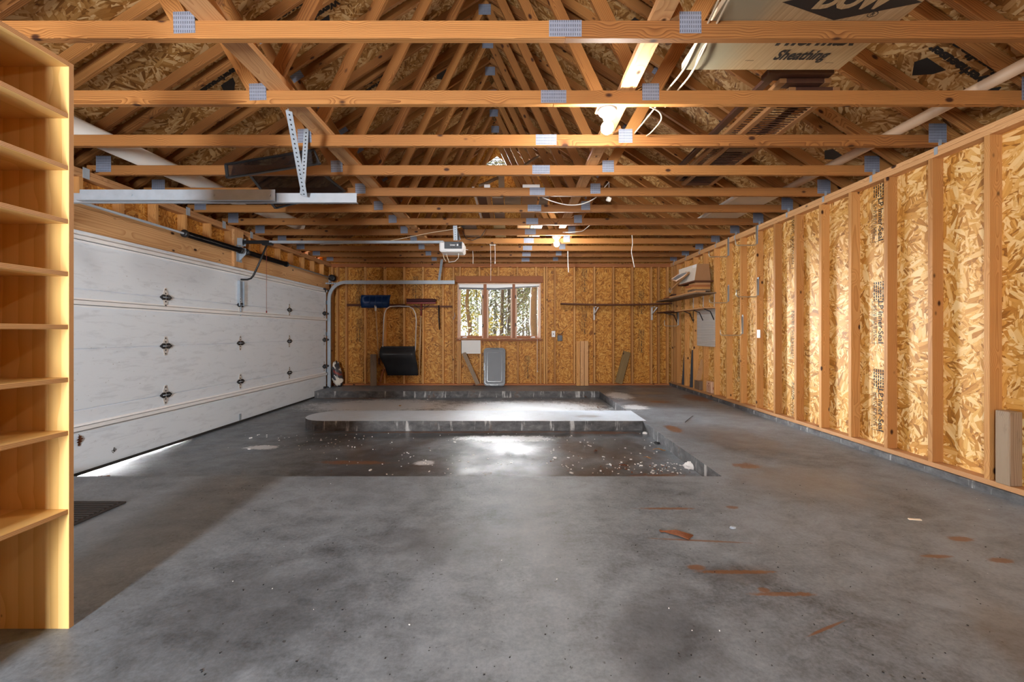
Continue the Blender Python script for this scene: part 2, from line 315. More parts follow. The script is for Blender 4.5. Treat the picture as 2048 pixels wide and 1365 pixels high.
# ------------------------------------------------------------------ building helpers
WM = {}
def at(px, py, Y):
    """point at depth Y that the photograph shows at pixel (px, py)"""
    return Vector(((px-CX)*Y/F, Y, CH+(CY-py)*Y/F))
def put(o, Mx, parent=None):
    WM[o] = Mx
    if parent: o.parent = parent; o.matrix_basis = WM[parent].inverted() @ Mx
    else: o.matrix_basis = Mx
    return o
def tag(o, label=None, cat=None, group=None, kind=None):
    if label: o['label'] = label
    if cat: o['category'] = cat
    if group: o['group'] = group
    if kind: o['kind'] = kind
    return o
def empty(name, loc, label=None, cat=None, group=None, kind=None, rot=None):
    o = bpy.data.objects.new(name, None); COL.objects.link(o); o.empty_display_size = 0.1
    Mx = Matrix.Translation(Vector(loc))
    if rot is not None: Mx = Mx @ (rot.to_matrix().to_4x4() if isinstance(rot, Euler) else rot)
    put(o, Mx); return tag(o, label, cat, group, kind)
def struct(name, loc=(0,0,0)): return empty(name, loc, kind='structure')
def link(name, me, Mx, parent=None):
    o = bpy.data.objects.new(name, me); COL.objects.link(o); return put(o, Mx, parent)
class MB:
    """collects geometry in world space, then links it as one mesh object"""
    def __init__(s): s.bm = bmesh.new(); s.mats = []
    def mi(s, mat):
        if mat not in s.mats: s.mats.append(mat)
        return s.mats.index(mat)
    def _set(s, faces, mat, smooth=False):
        i = s.mi(mat)
        for f in faces: f.material_index = i; f.smooth = smooth
    def box(s, c, size, mat, rot=None, bev=0.0):
        Mx = Matrix.Translation(Vector(c)) @ ((rot.to_matrix() if isinstance(rot, Euler) else rot.to_3x3()).to_4x4() if rot is not None else Matrix()) @ Matrix.Diagonal((*size, 1))
        r = bmesh.ops.create_cube(s.bm, size=1.0, matrix=Mx); fs = set(f for v in r['verts'] for f in v.link_faces)
        s._set(fs, mat)
        if bev: 
            es = list(set(e for v in r['verts'] for e in v.link_edges))
            rr = bmesh.ops.bevel(s.bm, geom=es, offset=bev, segments=1, affect='EDGES'); s._set(rr['faces'], mat)
        return s
    def bb(s, x0, x1, y0, y1, z0, z1, mat, bev=0.0): return s.box(((x0+x1)/2, (y0+y1)/2, (z0+z1)/2), (abs(x1-x0), abs(y1-y0), abs(z1-z0)), mat, None, bev)
    def tube(s, pts, r, mat, n=10, cap=True, smooth=True):
        pts = [Vector(p) for p in pts]; rs = r if isinstance(r, (list, tuple)) else [r]*len(pts)
        rings = []; up = None
        for i, p in enumerate(pts):
            t = (pts[min(i+1, len(pts)-1)] - pts[max(i-1, 0)]).normalized()
            if up is None:
                up = Vector((0, 0, 1)) if abs(t.z) < 0.9 else Vector((1, 0, 0))
            a = t.cross(up).normalized(); b = a.cross(t).normalized(); up = b
            rings.append([s.bm.verts.new(p + (a*math.cos(2*PI*k/n) + b*math.sin(2*PI*k/n))*rs[i]) for k in range(n)])
        fs = []
        for i in range(len(rings)-1):
            for k in range(n): fs.append(s.bm.faces.new((rings[i][k], rings[i][(k+1) % n], rings[i+1][(k+1) % n], rings[i+1][k])))
        s._set(fs, mat, smooth)
        if cap:
            c = [s.bm.faces.new(rings[0][::-1]), s.bm.faces.new(rings[-1])]; s._set(c, mat)
        return s
    def lathe(s, c, prof, mat, axis='Z', n=20, smooth=True):
        c = Vector(c); rings = []
        for (r, h) in prof:
            ring = []
            for k in range(n):
                a = 2*PI*k/n; u, v = r*math.cos(a), r*math.sin(a)
                ring.append(s.bm.verts.new(c + Vector({'Z': (u, v, h), 'X': (h, u, v), 'Y': (u, h, v)}[axis])))
            rings.append(ring)
        fs = [s.bm.faces.new((rings[i][k], rings[i][(k+1) % n], rings[i+1][(k+1) % n], rings[i+1][k])) for i in range(len(rings)-1) for k in range(n)]
        fs += []
        s._set(fs, mat, smooth); s._set([s.bm.faces.new(rings[0][::-1]), s.bm.faces.new(rings[-1])], mat)
        return s
    def prism(s, pts, thick, mat, mside=None, smooth=False):
        """pts: planar world polygon, thick: offset vector"""
        a = [s.bm.verts.new(Vector(p)) for p in pts]; b = [s.bm.verts.new(Vector(p)+Vector(thick)) for p in pts]
        n = len(a); fs = [s.bm.faces.new(a), s.bm.faces.new(b[::-1])]; s._set(fs, mat)
        sd = [s.bm.faces.new((a[i], b[i], b[(i+1) % n], a[(i+1) % n])) for i in range(n)]; s._set(sd, mside or mat, smooth)
        return s
    def quad(s, p, mat): s._set([s.bm.faces.new([s.bm.verts.new(Vector(q)) for q in p])], mat); return s
    def build(s, name, parent=None, loc=None, rot=None):
        bmesh.ops.recalc_face_normals(s.bm, faces=s.bm.faces[:])
        vs = [v.co for v in s.bm.verts]
        if loc is None:
            lo = Vector((min(v[i] for v in vs) for i in range(3))); hi = Vector((max(v[i] for v in vs) for i in range(3)))
            loc = Vector(((lo.x+hi.x)/2, (lo.y+hi.y)/2, lo.z))
        Mx = Matrix.Translation(Vector(loc))
        if rot is not None: Mx = Mx @ rot.to_4x4()
        s.bm.transform(Mx.inverted())
        me = bpy.data.meshes.new(name); s.bm.to_mesh(me); s.bm.free()
        for m in s.mats: me.materials.append(m)
        return link(name, me, Mx, parent)
def frame_x(d, up=(0, 0, 1)):
    """rotation whose local X runs along d and local Z towards up"""
    x = Vector(d).normalized(); y = Vector(up).cross(x)
    if y.length < 1e-4: y = Vector((0, 1, 0)).cross(x)
    y.normalize(); z = x.cross(y)
    return Matrix((x, y, z)).transposed().to_4x4()
def beam(name, p0, p1, w, h, mat, parent=None, up=(0, 0, 1), bev=0.002, cut=None):
    """sawn member: grain (local X) from p0 to p1, w across, h along 'up'"""
    p0, p1 = Vector(p0), Vector(p1); L = (p1-p0).length
    bm = bmesh.new(); bmesh.ops.create_cube(bm, size=1.0, matrix=Matrix.Translation((L/2, 0, 0)) @ Matrix.Diagonal((L, w, h, 1)))
    if cut:
        for v in bm.verts:
            if v.co.x < L/2: v.co.x += cut[0]*(v.co.z/h)
            else: v.co.x += cut[1]*(v.co.z/h)
    if bev: bmesh.ops.bevel(bm, geom=bm.edges[:], offset=bev, segments=1, affect='EDGES')
    me = bpy.data.meshes.new(name); bm.to_mesh(me); bm.free(); me.materials.append(mat)
    return link(name, me, Matrix.Translation(p0) @ frame_x(p1-p0, up), parent)
def panel(name, origin, ux, uy, sx, sy, thick, mat, parent=None, holes=()):
    """flat board: local XY plane spans ux, uy from origin; thickness grows along -(ux x uy)"""
    ux = Vector(ux).normalized(); uy = Vector(uy).normalized(); uz = ux.cross(uy)
    bm = bmesh.new()
    xs = sorted({0.0, sx, *[v for h in holes for v in h[:2]]}); ys = sorted({0.0, sy, *[v for h in holes for v in h[2:]]})
    for i in range(len(xs)-1):
        for j in range(len(ys)-1):
            mx, my = (xs[i]+xs[i+1])/2, (ys[j]+ys[j+1])/2
            if any(h[0] < mx < h[1] and h[2] < my < h[3] for h in holes): continue
            bmesh.ops.create_cube(bm, size=1.0, matrix=Matrix.Translation((mx, my, -thick/2)) @ Matrix.Diagonal((xs[i+1]-xs[i], ys[j+1]-ys[j], thick, 1)))
    bmesh.ops.remove_doubles(bm, verts=bm.verts[:], dist=1e-5)
    me = bpy.data.meshes.new(name); bm.to_mesh(me); bm.free(); me.materials.append(mat)
    R = Matrix((ux, uy, uz)).transposed().to_4x4()
    return link(name, me, Matrix.Translation(Vector(origin)) @ R, parent)
def text_mesh(s, size, bold=0.0, shear=0.0, sx=1.0, align='CENTER'):
    c = bpy.data.curves.new('writing', 'FONT'); c.body = s; c.size = size; c.align_x = align; c.align_y = 'CENTER'; c.offset = bold; c.shear = shear
    c.extrude = 0.0004; c.resolution_u = 3
    o = bpy.data.objects.new('writing', c); COL.objects.link(o)
    bpy.context.view_layer.update()
    me = bpy.data.meshes.new_from_object(o); bpy.data.objects.remove(o); bpy.data.curves.remove(c)
    if sx != 1.0: me.transform(Matrix.Diagonal((sx, 1, 1, 1)))
    return me
def frame_uv(o, right, up):
    r = Vector(right).normalized(); u = Vector(up).normalized()
    return Matrix.Translation(Vector(o)) @ Matrix((r, u, r.cross(u))).transposed().to_4x4()
def print_mark(name, items, Mx, mat, parent, off=0.0015):
    """ink: items are ('text', s, size, x, y, bold, shear, sx) / ('bar', x0, x1, y0, y1) / ('poly', pts) in the plane of Mx"""
    bm = bmesh.new()
    for it in items:
        if it[0] == 'text':
            me = text_mesh(it[1], it[2], *(it[5:] if len(it) > 5 else ())); me.transform(Matrix.Translation((it[3], it[4], off))); bm.from_mesh(me); bpy.data.meshes.remove(me)
        elif it[0] == 'bar':
            x0, x1, y0, y1 = it[1:]; bm.faces.new([bm.verts.new((x, y, off)) for x, y in ((x0, y0), (x1, y0), (x1, y1), (x0, y1))])
        else: bm.faces.new([bm.verts.new((x, y, off)) for x, y in it[1]])
    me = bpy.data.meshes.new(name); bm.to_mesh(me); bm.free(); me.materials.append(mat)
    return link(name, me, Mx, parent)
def arc(c, r, a0, a1, n, f): return [f(c[0]+r*math.cos(a0+(a1-a0)*i/n), c[1]+r*math.sin(a0+(a1-a0)*i/n)) for i in range(n+1)]
# ------------------------------------------------------------------ main dimensions
XR, XL, YB, YF = 3.35, -3.87, 9.03, -2.20       # inner stud faces: right, left, back; front wall
ZP = CH+1.47                                      # top of the wall plates = underside of the truss chords
SD, TH = 0.089, 0.038
RX, PITCH, ZR = -0.345, 0.655, CH+4.10            # ridge, roof pitch, underside of sheathing at the ridge
YT = [2.116+0.61*i for i in range(12)]            # front faces of the trusses
# ------------------------------------------------------------------ floor
fl = struct('floor')
mb = MB()
isl = [(-2.42+0.36*math.cos(PI/2+PI*i/14), 5.76+0.36*math.sin(PI/2+PI*i/14)) for i in range(15)]
outline = [(-4.0, YF-0.1), (3.46, YF-0.1), (3.46, 9.16), (-4.0, 9.16), (-4.0, 8.155), (1.66, 8.155), (1.65, 6.14), (1.65, 5.38), (1.64, 3.33), (-4.0, 3.33)]
mb.prism([(x, y, 0.0) for x, y in outline], (0, 0, -0.35), M['slab'], M['curb'])
mb.build('raised_slab', fl, loc=(0, 0, -0.35))
mb = MB(); mb.prism([(x, y, 0.0) for x, y in [(1.70, 6.12)] + isl + [(1.70, 5.40)]], (0, 0, -0.35), M['island'], M['curb'])
o = mb.build('island', fl, loc=(0, 0, -0.35)); o.location.z += 0.003
bm = bmesh.new(); NX, NY = 30, 26; gv = {}
for i in range(NX+1):
    for j in range(NY+1):
        x = -4.3+(1.72+4.3)*i/NX; y = 3.25+(8.25-3.25)*j/NY
        t = max(0, min(1, (1.65-x)/5.5)); nr = max(0, min(1, (5.5-y)/2.2))
        gv[i, j] = bm.verts.new((x, y, -0.118-0.012*t-0.014*nr*t**2+0.003*mnoise.noise((x*2, y*2, 0))))
for i in range(NX):
    for j in range(NY): bm.faces.new((gv[i, j], gv[i+1, j], gv[i+1, j+1], gv[i, j+1])).smooth = True
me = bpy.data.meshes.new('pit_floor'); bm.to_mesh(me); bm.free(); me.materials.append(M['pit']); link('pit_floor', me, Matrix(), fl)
# ------------------------------------------------------------------ right wall
wr = struct('wall_right', (XR, 3.4, 0.05))
ZB = 0.055                                        # top of the concrete curb the wall stands on
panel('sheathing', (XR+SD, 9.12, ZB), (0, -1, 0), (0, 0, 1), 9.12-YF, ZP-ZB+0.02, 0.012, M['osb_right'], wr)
WM_sh_r = wr
mbc = MB(); mbc.bb(XR-0.018, XR+SD+0.02, YF, 9.12, -0.05, ZB-0.002, M['curb'], 0.006); mbc.build('concrete_curb', wr)
beam('bottom_plate', (XR+SD/2, YF, ZB+TH/2), (XR+SD/2, 9.03, ZB+TH/2), SD, TH, M['plate'], wr)
for k in range(2): beam('top_plate', (XR+SD/2, YF, ZP-TH*(k+.5)), (XR+SD/2, 9.03, ZP-TH*(k+.5)), SD, TH-0.001, M['plate'], wr)
def studs(ws, f, zs, mat, parent, along):
    for w in ws:
        x, y = f(w); beam('stud', (x, y, zs[0]), (x, y, zs[1]), TH if along == 'x' else SD, SD if along == 'x' else TH, mat, parent, up=(0, 1, 0))
RS = [2.98+0.4064*k for k in range(-12, 15)]
studs([y+TH/2 for y in RS], lambda w: (XR+SD/2, w), (ZB+TH, ZP-2*TH), M['stud'], wr, 'y')
studs([8.85, 8.98], lambda w: (XR+SD/2, w), (ZB+TH, ZP-2*TH), M['stud'], wr, 'y')
# metal truss ties on the plate
for Y in YT:
    mb = MB(); mb.bb(XR-0.003, XR, Y+0.008, Y+0.036, ZP-0.06, ZP+0.015, M['galv']); mb.bb(XR-0.004, XR+0.02, Y-0.003, Y, ZP+0.0, ZP+0.05, M['galv'])
    mb.build('truss_tie', wr)
# ------------------------------------------------------------------ back wall
WX0, WX1, WZ0, WZ1 = -1.182, 0.596, 0.985, 2.185
wb = struct('wall_back', (0, YB, 0))
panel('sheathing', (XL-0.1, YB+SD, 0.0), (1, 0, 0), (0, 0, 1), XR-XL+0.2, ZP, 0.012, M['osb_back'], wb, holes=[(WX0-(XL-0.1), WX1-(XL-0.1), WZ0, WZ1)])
beam('bottom_plate', (XL, YB+SD/2, TH/2+0.002), (XR, YB+SD/2, TH/2+0.002), SD, TH, M['red_wood'], wb)
for k in range(2): beam('top_plate', (XL, YB+SD/2, ZP-TH*(k+.5)), (XR, YB+SD/2, ZP-TH*(k+.5)), SD, TH-0.001, M['red_wood'], wb)
bx = lambda px: (px-CX)*YB/F
z0, z1 = TH+0.003, ZP-2*TH
studs([bx(p) for p in (664, 674, 692, 730, 769, 808, 846, 886, 907, 1089, 1093.6, 1110, 1149, 1189, 1227, 1265, 1303, 1318, 1336)], lambda w: (w, YB+SD/2), (z0, z1), M['stud'], wb, 'x')
studs([bx(p) for p in (916, 920, 961, 999, 1036, 1074, 1081)], lambda w: (w, YB+SD/2), (z0, WZ0-TH-0.004), M['stud'], wb, 'x')
HZ0, HZ1 = WZ1+0.012, WZ1+0.012+0.14
studs([bx(p) for p in (920, 959, 997, 1035, 1072)], lambda w: (w, YB+SD/2), (HZ1, z1), M['stud'], wb, 'x')
beam('window_header', (WX0-0.04, YB+SD/2, (HZ0+HZ1)/2), (WX1+0.04, YB+SD/2, (HZ0+HZ1)/2), SD, HZ1-HZ0, M['red_wood'], wb)
beam('rough_sill', (WX0-0.03, YB+SD/2, WZ0-TH/2-0.004), (WX1+0.03, YB+SD/2, WZ0-TH/2-0.004), SD, TH, M['red_wood'], wb)
# gable above the back wall, with the triangular vent opening left free
def zs(x): return ZR-PITCH*abs(x-RX)
VZ, VW = 4.93, 0.42                                # vent: apex height, half width
yg = YB+SD+0.01
mb = MB(); zb = ZP-0.02; vb = VZ-VW*0.70
for q in ([(XL-0.3, zb), (RX-VW, zb), (RX-VW, vb), (RX-VW, zs(RX-VW)), (XL-0.3, zs(XL-0.3))],
          [(RX+VW, zb), (XR+0.3, zb), (XR+0.3, zs(XR+0.3)), (RX+VW, zs(RX+VW)), (RX+VW, vb)],
          [(RX-VW, zb), (RX+VW, zb), (RX+VW, vb), (RX-VW, vb)],
          [(RX-VW, vb), (RX, VZ), (RX, ZR), (RX-VW, zs(RX-VW))], [(RX, VZ), (RX+VW, vb), (RX+VW, zs(RX+VW)), (RX, ZR)]):
    mb.prism([(x, yg, z) for x, z in q], (0, 0.012, 0), M['osb_back'])
mb.build('gable_sheathing', wb, loc=(0, yg, zb), rot=Matrix.Rotation(PI/2, 3, 'X').to_4x4())
gv_ = tag(empty('gable_vent', (RX, yg, vb), ), 'triangular louvred vent showing white sky high in the back gable', 'vent')
for k in range(5):
    zz = vb+0.02+k*0.056; hw = max(0.03, (VZ-zz)/0.70-0.01)
    mb = MB(); mb.box((RX, yg+0.03, zz+0.012), (2*hw, 0.035, 0.012), M['graypl'], Euler((0.2, 0, 0))); mb.build('slat', gv_)
# ------------------------------------------------------------------ left wall above and beside the overhead door
DY0, DY1, DZ0, DZ1 = 3.20, 8.66, -0.118, 2.035
wl = struct('wall_left', (XL, 5, 0))
panel('sheathing', (XL-SD, YF, 2.0), (0, 1, 0), (0, 0, 1), 9.12-YF, ZP-2.0, 0.012, M['osb_back'], wl)
panel('sheathing', (XL-SD, YF, -0.1), (0, 1, 0), (0, 0, 1), DY0-YF-0.02, 2.1, 0.012, M['osb_back'], wl)
panel('sheathing', (XL-SD, DY1+0.02, -0.1), (0, 1, 0), (0, 0, 1), 9.12-DY1-0.02, 2.1, 0.012, M['osb_back'], wl)
for k in range(2): beam('top_plate', (XL-SD/2, YF, ZP-TH*(k+.5)), (XL-SD/2, 9.03, ZP-TH*(k+.5)), SD, TH-0.001, M['plate'], wl)
beam('header', (XL-SD/2, 2.9, 2.155), (XL-SD/2, 8.93, 2.155), SD, 0.265, M['header'], wl)
beam('header_cap', (XL-SD/2, 2.9, 2.29+0.001), (XL-SD/2, 8.93, 2.29+0.001), SD, 0.006, M['plate'], wl, bev=0)
studs([2.58+0.4064*k for k in range(0, 16)], lambda w: (XL-SD/2, w), (2.296, ZP-2*TH), M['stud'], wl, 'y')
studs([8.80, 8.95], lambda w: (XL-SD/2, w), (0.05, 2.02), M['stud'], wl, 'y')
studs([2.90-0.4064*k for k in range(0, 13)], lambda w: (XL-SD/2, w), (0.05, ZP-2*TH), M['stud'], wl, 'y')
beam('spring_pad', (XL+TH/2, 5.93, 2.04), (XL+TH/2, 5.93, 2.56), TH, 0.20, M['plate'], wl, up=(0, 1, 0))
for px in (172, 376, 448, 503):
    Y = F*(-XL)/(CX-px); mb = MB(); mb.bb(XL, XL+0.004, Y-0.03, Y+0.03, ZP-0.075, ZP+0.02, M['galv']); mb.build('truss_tie', wl)
# ------------------------------------------------------------------ front wall behind the camera, with one window
wf = struct('wall_front', (0, YF, 0))
panel('sheathing', (3.45, YF-0.09, -0.05), (-1, 0, 0), (0, 0, 1), 7.4, ZP+2.6, 0.012, M['osb_back'], wf, holes=[(3.45+1.20, 3.45+1.68+0.1, 0.45, 2.05)])
# ------------------------------------------------------------------ roof
ce = struct('ceiling', (RX, 4, ZR))
sl = math.hypot(1, PITCH); uL = Vector((1, 0, PITCH))/sl; uR = Vector((-1, 0, PITCH))/sl
LL = 4.15*sl
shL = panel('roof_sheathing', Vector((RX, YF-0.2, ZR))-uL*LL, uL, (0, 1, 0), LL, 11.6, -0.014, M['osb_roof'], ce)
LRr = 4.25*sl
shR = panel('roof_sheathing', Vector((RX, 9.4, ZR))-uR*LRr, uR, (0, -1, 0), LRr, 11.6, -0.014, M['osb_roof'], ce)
def roof_hit(px, py):
    dx, dz = (px-CX)/F, (CY-py)/F
    sgn = 1
    for sgn in (-1, 1):
        # z = ZR - PITCH*sgn*(x-RX)
        Y = (ZR+PITCH*sgn*RX-CH)/(dz+PITCH*sgn*dx); x = dx*Y
        if (x-RX)*sgn >= 0 and Y > 0: return Vector((x, Y, CH+dz*Y)), sgn
    return None, 0
def roof_stamp(px, py, lines, size, logo=None):
    p, sg = roof_hit(px, py)
    right = -uL if sg < 0 else uR                 # letters stand upside down as seen from the door
    Mx = frame_uv(p, right, (0, 1, 0)); it = []
    for i, (t, k, sx) in enumerate(lines): it.append(('text', t, size*k, 0, -i*size*1.25, 0.006, 0, sx))
    if logo is not None:
        lx = logo; s = size*1.9; y0 = size*0.8
        it += [('poly', [(lx-s*.55, y0), (lx+s*.45, y0), (lx+s*.62, y0+s*.45), (lx-s*.38, y0+s*.45)]), ('poly', [(lx-s*.38, y0+s*.45), (lx+s*.62, y0+s*.45), (lx+s*.12, y0+s)])]
    print_mark('printed_stamp', it, Mx, M['ink'], shL if sg < 0 else shR)
roof_stamp(628, 34, [('Weyerhaeuser', 1.0, 1.1), ('Grayling', .9, 1.1), ('STRUCTURWOOD', 1.0, 1.15)], 0.085, -0.05)
roof_stamp(752, 170, [('Weyerhaeuser', 1.0, 1.1), ('Grayling', .9, 1.1), ('STRUCTURWOOD', 1.0, 1.15)], 0.085, 0.1)
roof_stamp(444, 156, [('Weyerhaeuser', 1.0, 1.1)], 0.075, 0.0)
roof_stamp(905, 122, [('Grayling', .9, 1.1)], 0.085, 0.2)
roof_stamp(1930, 139, [('Weyerhaeuser', 1.0, 1.1), ('Grayling', 1.3, 1.1)], 0.085, 0.16)
roof_stamp(1425, 228, [('Grayling', 1.0, 1.1), ('STRUCTURWOOD', 1.0, 1.15)], 0.10)
roof_stamp(1690, 300, [], 0.09, 0.0)
roof_stamp(1285, 32, [], 0.08, 0.0)
# ------------------------------------------------------------------ stamps printed on the wall sheathing
rng = random.Random(5)
def wall_stamp(p, right, up, sc, parent, mat, box=True):
    Mx = frame_uv(p, right, up); it = []
    if box:
        w, h = 0.20*sc, 0.075*sc; t = 0.004*sc
        it += [('bar', -w, w, h-t, h), ('bar', -w, w, -h, -h+t), ('bar', -w, -w+t, -h, h), ('bar', w-t, w, -h, h), ('text', 'LP Inner-Seal', 0.075*sc, 0, 0.02*sc, 0.001)]
        for r in (-0.035, -0.055): 
            x = -0.16*sc
            while x < 0.15*sc: l = rng.uniform(0.008, 0.03)*sc; it.append(('bar', x, x+l, r*sc, (r+0.009)*sc)); x += l+0.008*sc
    for r in range(6):
        x = -0.38*sc
        while x < -0.22*sc: l = rng.uniform(0.008, 0.03)*sc; it.append(('bar', x, x+l, (0.065-r*0.024)*sc, (0.077-r*0.024)*sc)); x += l+0.007*sc
    print_mark('printed_stamp', it, Mx, mat, parent)
shr = [o for o in wr.children if o.name.startswith('sheathing')][0]
shb = [o for o in wb.children if o.name.startswith('sheathing')][0]
for (px, pys, bxs) in ((1757, (440, 645, 820), (1, 1, 1)), (1590, (500, 690, 835), (1, 1, 1)), (1481, (600, 735), (1, 1))):
    Y = F*(XR+SD-0.003)/(px-CX)
    for py, b in zip(pys, bxs): wall_stamp((XR+SD, Y, CH+(CY-py)*Y/F), (0, 0, -1), (0, -1, 0), 1.0 if px > 1700 else 1.1, shr, M['ink'], b)
for (px, py) in ((1168, 568), (1168, 652), (1282, 690), (1282, 612), (1054, 742), (718, 668), (830, 583), (718, 600)):
    Y = YB+SD-0.003; wall_stamp(((px-CX)*Y/F, YB+SD, CH+(CY-py)*Y/F), (0, 0, -1), (1, 0, 0), 0.85, shb, M['inkfaint'])
# ------------------------------------------------------------------ roof trusses
ORD = ['nearest', 'second', 'third', 'fourth', 'fifth', 'sixth', 'seventh', 'eighth', 'ninth', 'tenth', 'eleventh', 'twelfth']
def truss(Y):
    r = empty('roof_truss', (RX, Y, ZP))
    y = Y+TH/2; cd = 0.089; zc = ZP+cd/2; xs_ = 0.261
    beam('bottom_chord', (XL-0.10, y, zc), (xs_, y, zc), TH, cd, M['chord'], r)
    beam('bottom_chord', (xs_, y, zc), (XR+0.10, y, zc), TH, cd, M['chord'], r)
    dv = cd/2*sl                                   # vertical half depth of the sloping chords
    zt = lambda x: zs(x)-dv-0.003
    for sg, xe in ((-1, XL-0.24), (1, XR+0.24)):
        a, b = Vector((xe, y, zt(xe))), Vector((RX, y, zt(RX))); c = cd*PITCH
        beam('top_chord', a, b, TH, cd, M['chord'], r, cut=(0, c))
    nL, nR = -1.64, 0.885
    def web(p, q, k0, k1, w=0.089): 
        d = (Vector(q)-Vector(p)).normalized(); beam('web', Vector(p)+d*k0, Vector(q)-d*k1, TH-0.002, w, M['chord'], r, up=(d.z, 0, -d.x) if d.x < 0 else (-d.z, 0, d.x))
    zn = ZP+cd-0.005
    for n, sg in ((nL, -1), (nR, 1)):
        xt = n+sg*0.68
        web((n+sg*0.02, y, zn), (xt, y, zs(xt)-2*dv), 0.0, -0.02)
        web((n-sg*0.055, y, zn), (RX+sg*0.05, y, zt(RX)-dv-0.06), 0.03, 0.0)
        mb = MB(); mb.box((n, Y-0.0012, ZP+0.078), (0.108, 0.0018, 0.108), M['nailplate'], Euler((0, rng.uniform(-.04, .04), 0))); mb.build('nail_plate', r)
        d = Vector((sg*1, 0, -PITCH)); mb = MB(); mb.box((xt, Y-0.0012, zs(xt)-dv), (0.13, 0.0018, 0.085), M['nailplate'], Euler((0, sg*math.atan(PITCH), 0))); mb.build('nail_plate', r)
    for xh in (XL+0.06, XR-0.01):
        mb = MB(); mb.box((xh, Y-0.0012, ZP+0.10), (0.14, 0.0018, 0.15), M['nailplate']); mb.build('nail_plate', r)
    mb = MB(); mb.box((xs_, Y-0.0012, ZP+0.048), (0.163, 0.0018, 0.082), M['nailplate']); mb.build('nail_plate', r)
    mb = MB(); mb.box((RX, Y-0.0012, ZR-0.16), (0.15, 0.0018, 0.13), M['nailplate']); mb.build('nail_plate', r)
    return r
t0 = truss(YT[0])
GT = 'roof trusses spanning the garage'
def copy_tree(src, loc):
    r = src.copy(); COL.objects.link(r); Mx = Matrix.Translation(loc); WM[r] = Mx; r.matrix_basis = Mx
    for ch in src.children:
        c = ch.copy(); COL.objects.link(c); c.parent = r; WM[c] = Mx @ ch.matrix_basis
    return r
tag(t0, 'orange pine roof truss crossing in front of the cardboard-brown foam board', 'roof truss', GT)
LT = ['nearest', 'just in front of the nearer hanging bulb', 'third from the camera, just behind the nearer hanging bulb',
      'fourth from the camera, with the gable vent seen above it', 'fifth from the camera, above the end of the near door track', 'sixth from the camera, carrying the row of tile boards',
      'seventh from the camera, over the middle of the garage', 'eighth from the camera, carrying the farther hanging bulb', 'ninth from the camera, just behind the farther bulb',
      'fourth from the back wall', 'second from the back wall', 'closest to the back wall']
LT[9] = 'third from the back wall'
LT2 = ['before the nearer bulb', 'behind the nearer bulb', 'fourth from the camera', 'fifth from the camera', 'sixth from the camera', 'seventh from the camera', 'carrying the farther bulb', 'just behind the farther bulb', 'third from the back wall', 'second from the back wall', 'closest to the back wall']
for i in range(1, 12):
    c = copy_tree(t0, Vector((RX, YT[i], ZP))); c['label'] = 'orange pine roof truss ' + LT[i]
# second rafter a hand's width in front of every truss, on both slopes
for i, Y in enumerate(YT[1:]):
    for sg, side in ((-1, 'left'), (1, 'right')):
        y = Y-0.155+TH/2; dv = 0.089/2*sl; xe = (XL-0.24) if sg < 0 else (XR+0.24)
        o = beam('rafter', (xe, y, zs(xe)-dv-0.003), (RX+sg*0.02, y, zs(RX+sg*0.02)-dv-0.003), TH, 0.089, M['chord'])
        tag(o, '%s-slope pine rafter close in front of the truss %s' % (side, LT2[i]), 'rafter', 'rafters under the roof boards')
# long lateral braces lying on the bottom chords
zb_ = ZP+0.089+0.019
for x, w, lab in ((-1.502, 0.14, 'long flat pine brace board on the chords, left of centre'), (0.735, 0.10, 'long narrow pine brace board on the chords, above the hanging bulbs')):
    o = beam('brace_board', (x, 1.3, zb_+0.0), (x, 8.9, zb_+0.0), w, TH, M['tan_wood']); tag(o, lab, 'brace board')
# eaves closed behind the walls
mb = MB(); mb.bb(XL-0.36, XL-0.345, YF-0.2, 9.3, ZP-0.3, zs(XL-0.36)+0.02, M['osb_back']); mb.bb(XL-0.36, XL-SD, YF-0.2, 9.3, ZP-0.3, ZP-0.285, M['osb_back']); mb.build('eave_board', ce)
mb = MB(); mb.bb(XR+0.36, XR+0.345, YF-0.2, 9.3, ZP-0.3, zs(XR+0.36)+0.02, M['osb_back']); mb.bb(XR+0.36, XR+SD+0.014, YF-0.2, 9.3, ZP-0.3, ZP-0.285, M['osb_back']); mb.build('eave_board', ce)
# ------------------------------------------------------------------ overhead door
DX = -3.82                                         # inner face of the door
dr = struct('door_1', (DX, (DY0+DY1)/2, DZ0))
seams = [DZ0+0.012, CH-0.685, CH-0.148, CH+0.385, DZ1]
for i in range(4):
    mb = MB(); mb.bb(DX-0.045, DX, DY0, DY1, seams[i]+0.002, seams[i+1]-0.002, M['door'], 0.005)
    if i: mb.bb(DX-0.040, DX-0.012, DY0, DY1, seams[i]-0.02, seams[i]+0.01, M['door'])
    mb.build('door_panel', dr)
mb = MB(); mb.bb(DX-0.05, DX+0.004, DY0, DY1, DZ0-0.014, DZ0+0.014, M['rubber'], 0.006); mb.build('weather_seal', dr)
for zc in (1.965, 1.395, 0.285):                   # strengthening struts
    mb = MB(); mb.bb(DX, DX+0.004, DY0+0.01, DY1-0.01, zc-0.04, zc+0.04, M['white']); mb.bb(DX+0.004, DX+0.030, DY0+0.01, DY1-0.01, zc-0.022, zc-0.018, M['white'])
    mb.bb(DX+0.004, DX+0.030, DY0+0.01, DY1-0.01, zc+0.018, zc+0.022, M['white']); mb.bb(DX+0.026, DX+0.030, DY0+0.01, DY1-0.01, zc-0.022, zc+0.022, M['white']); mb.build('strut', dr)
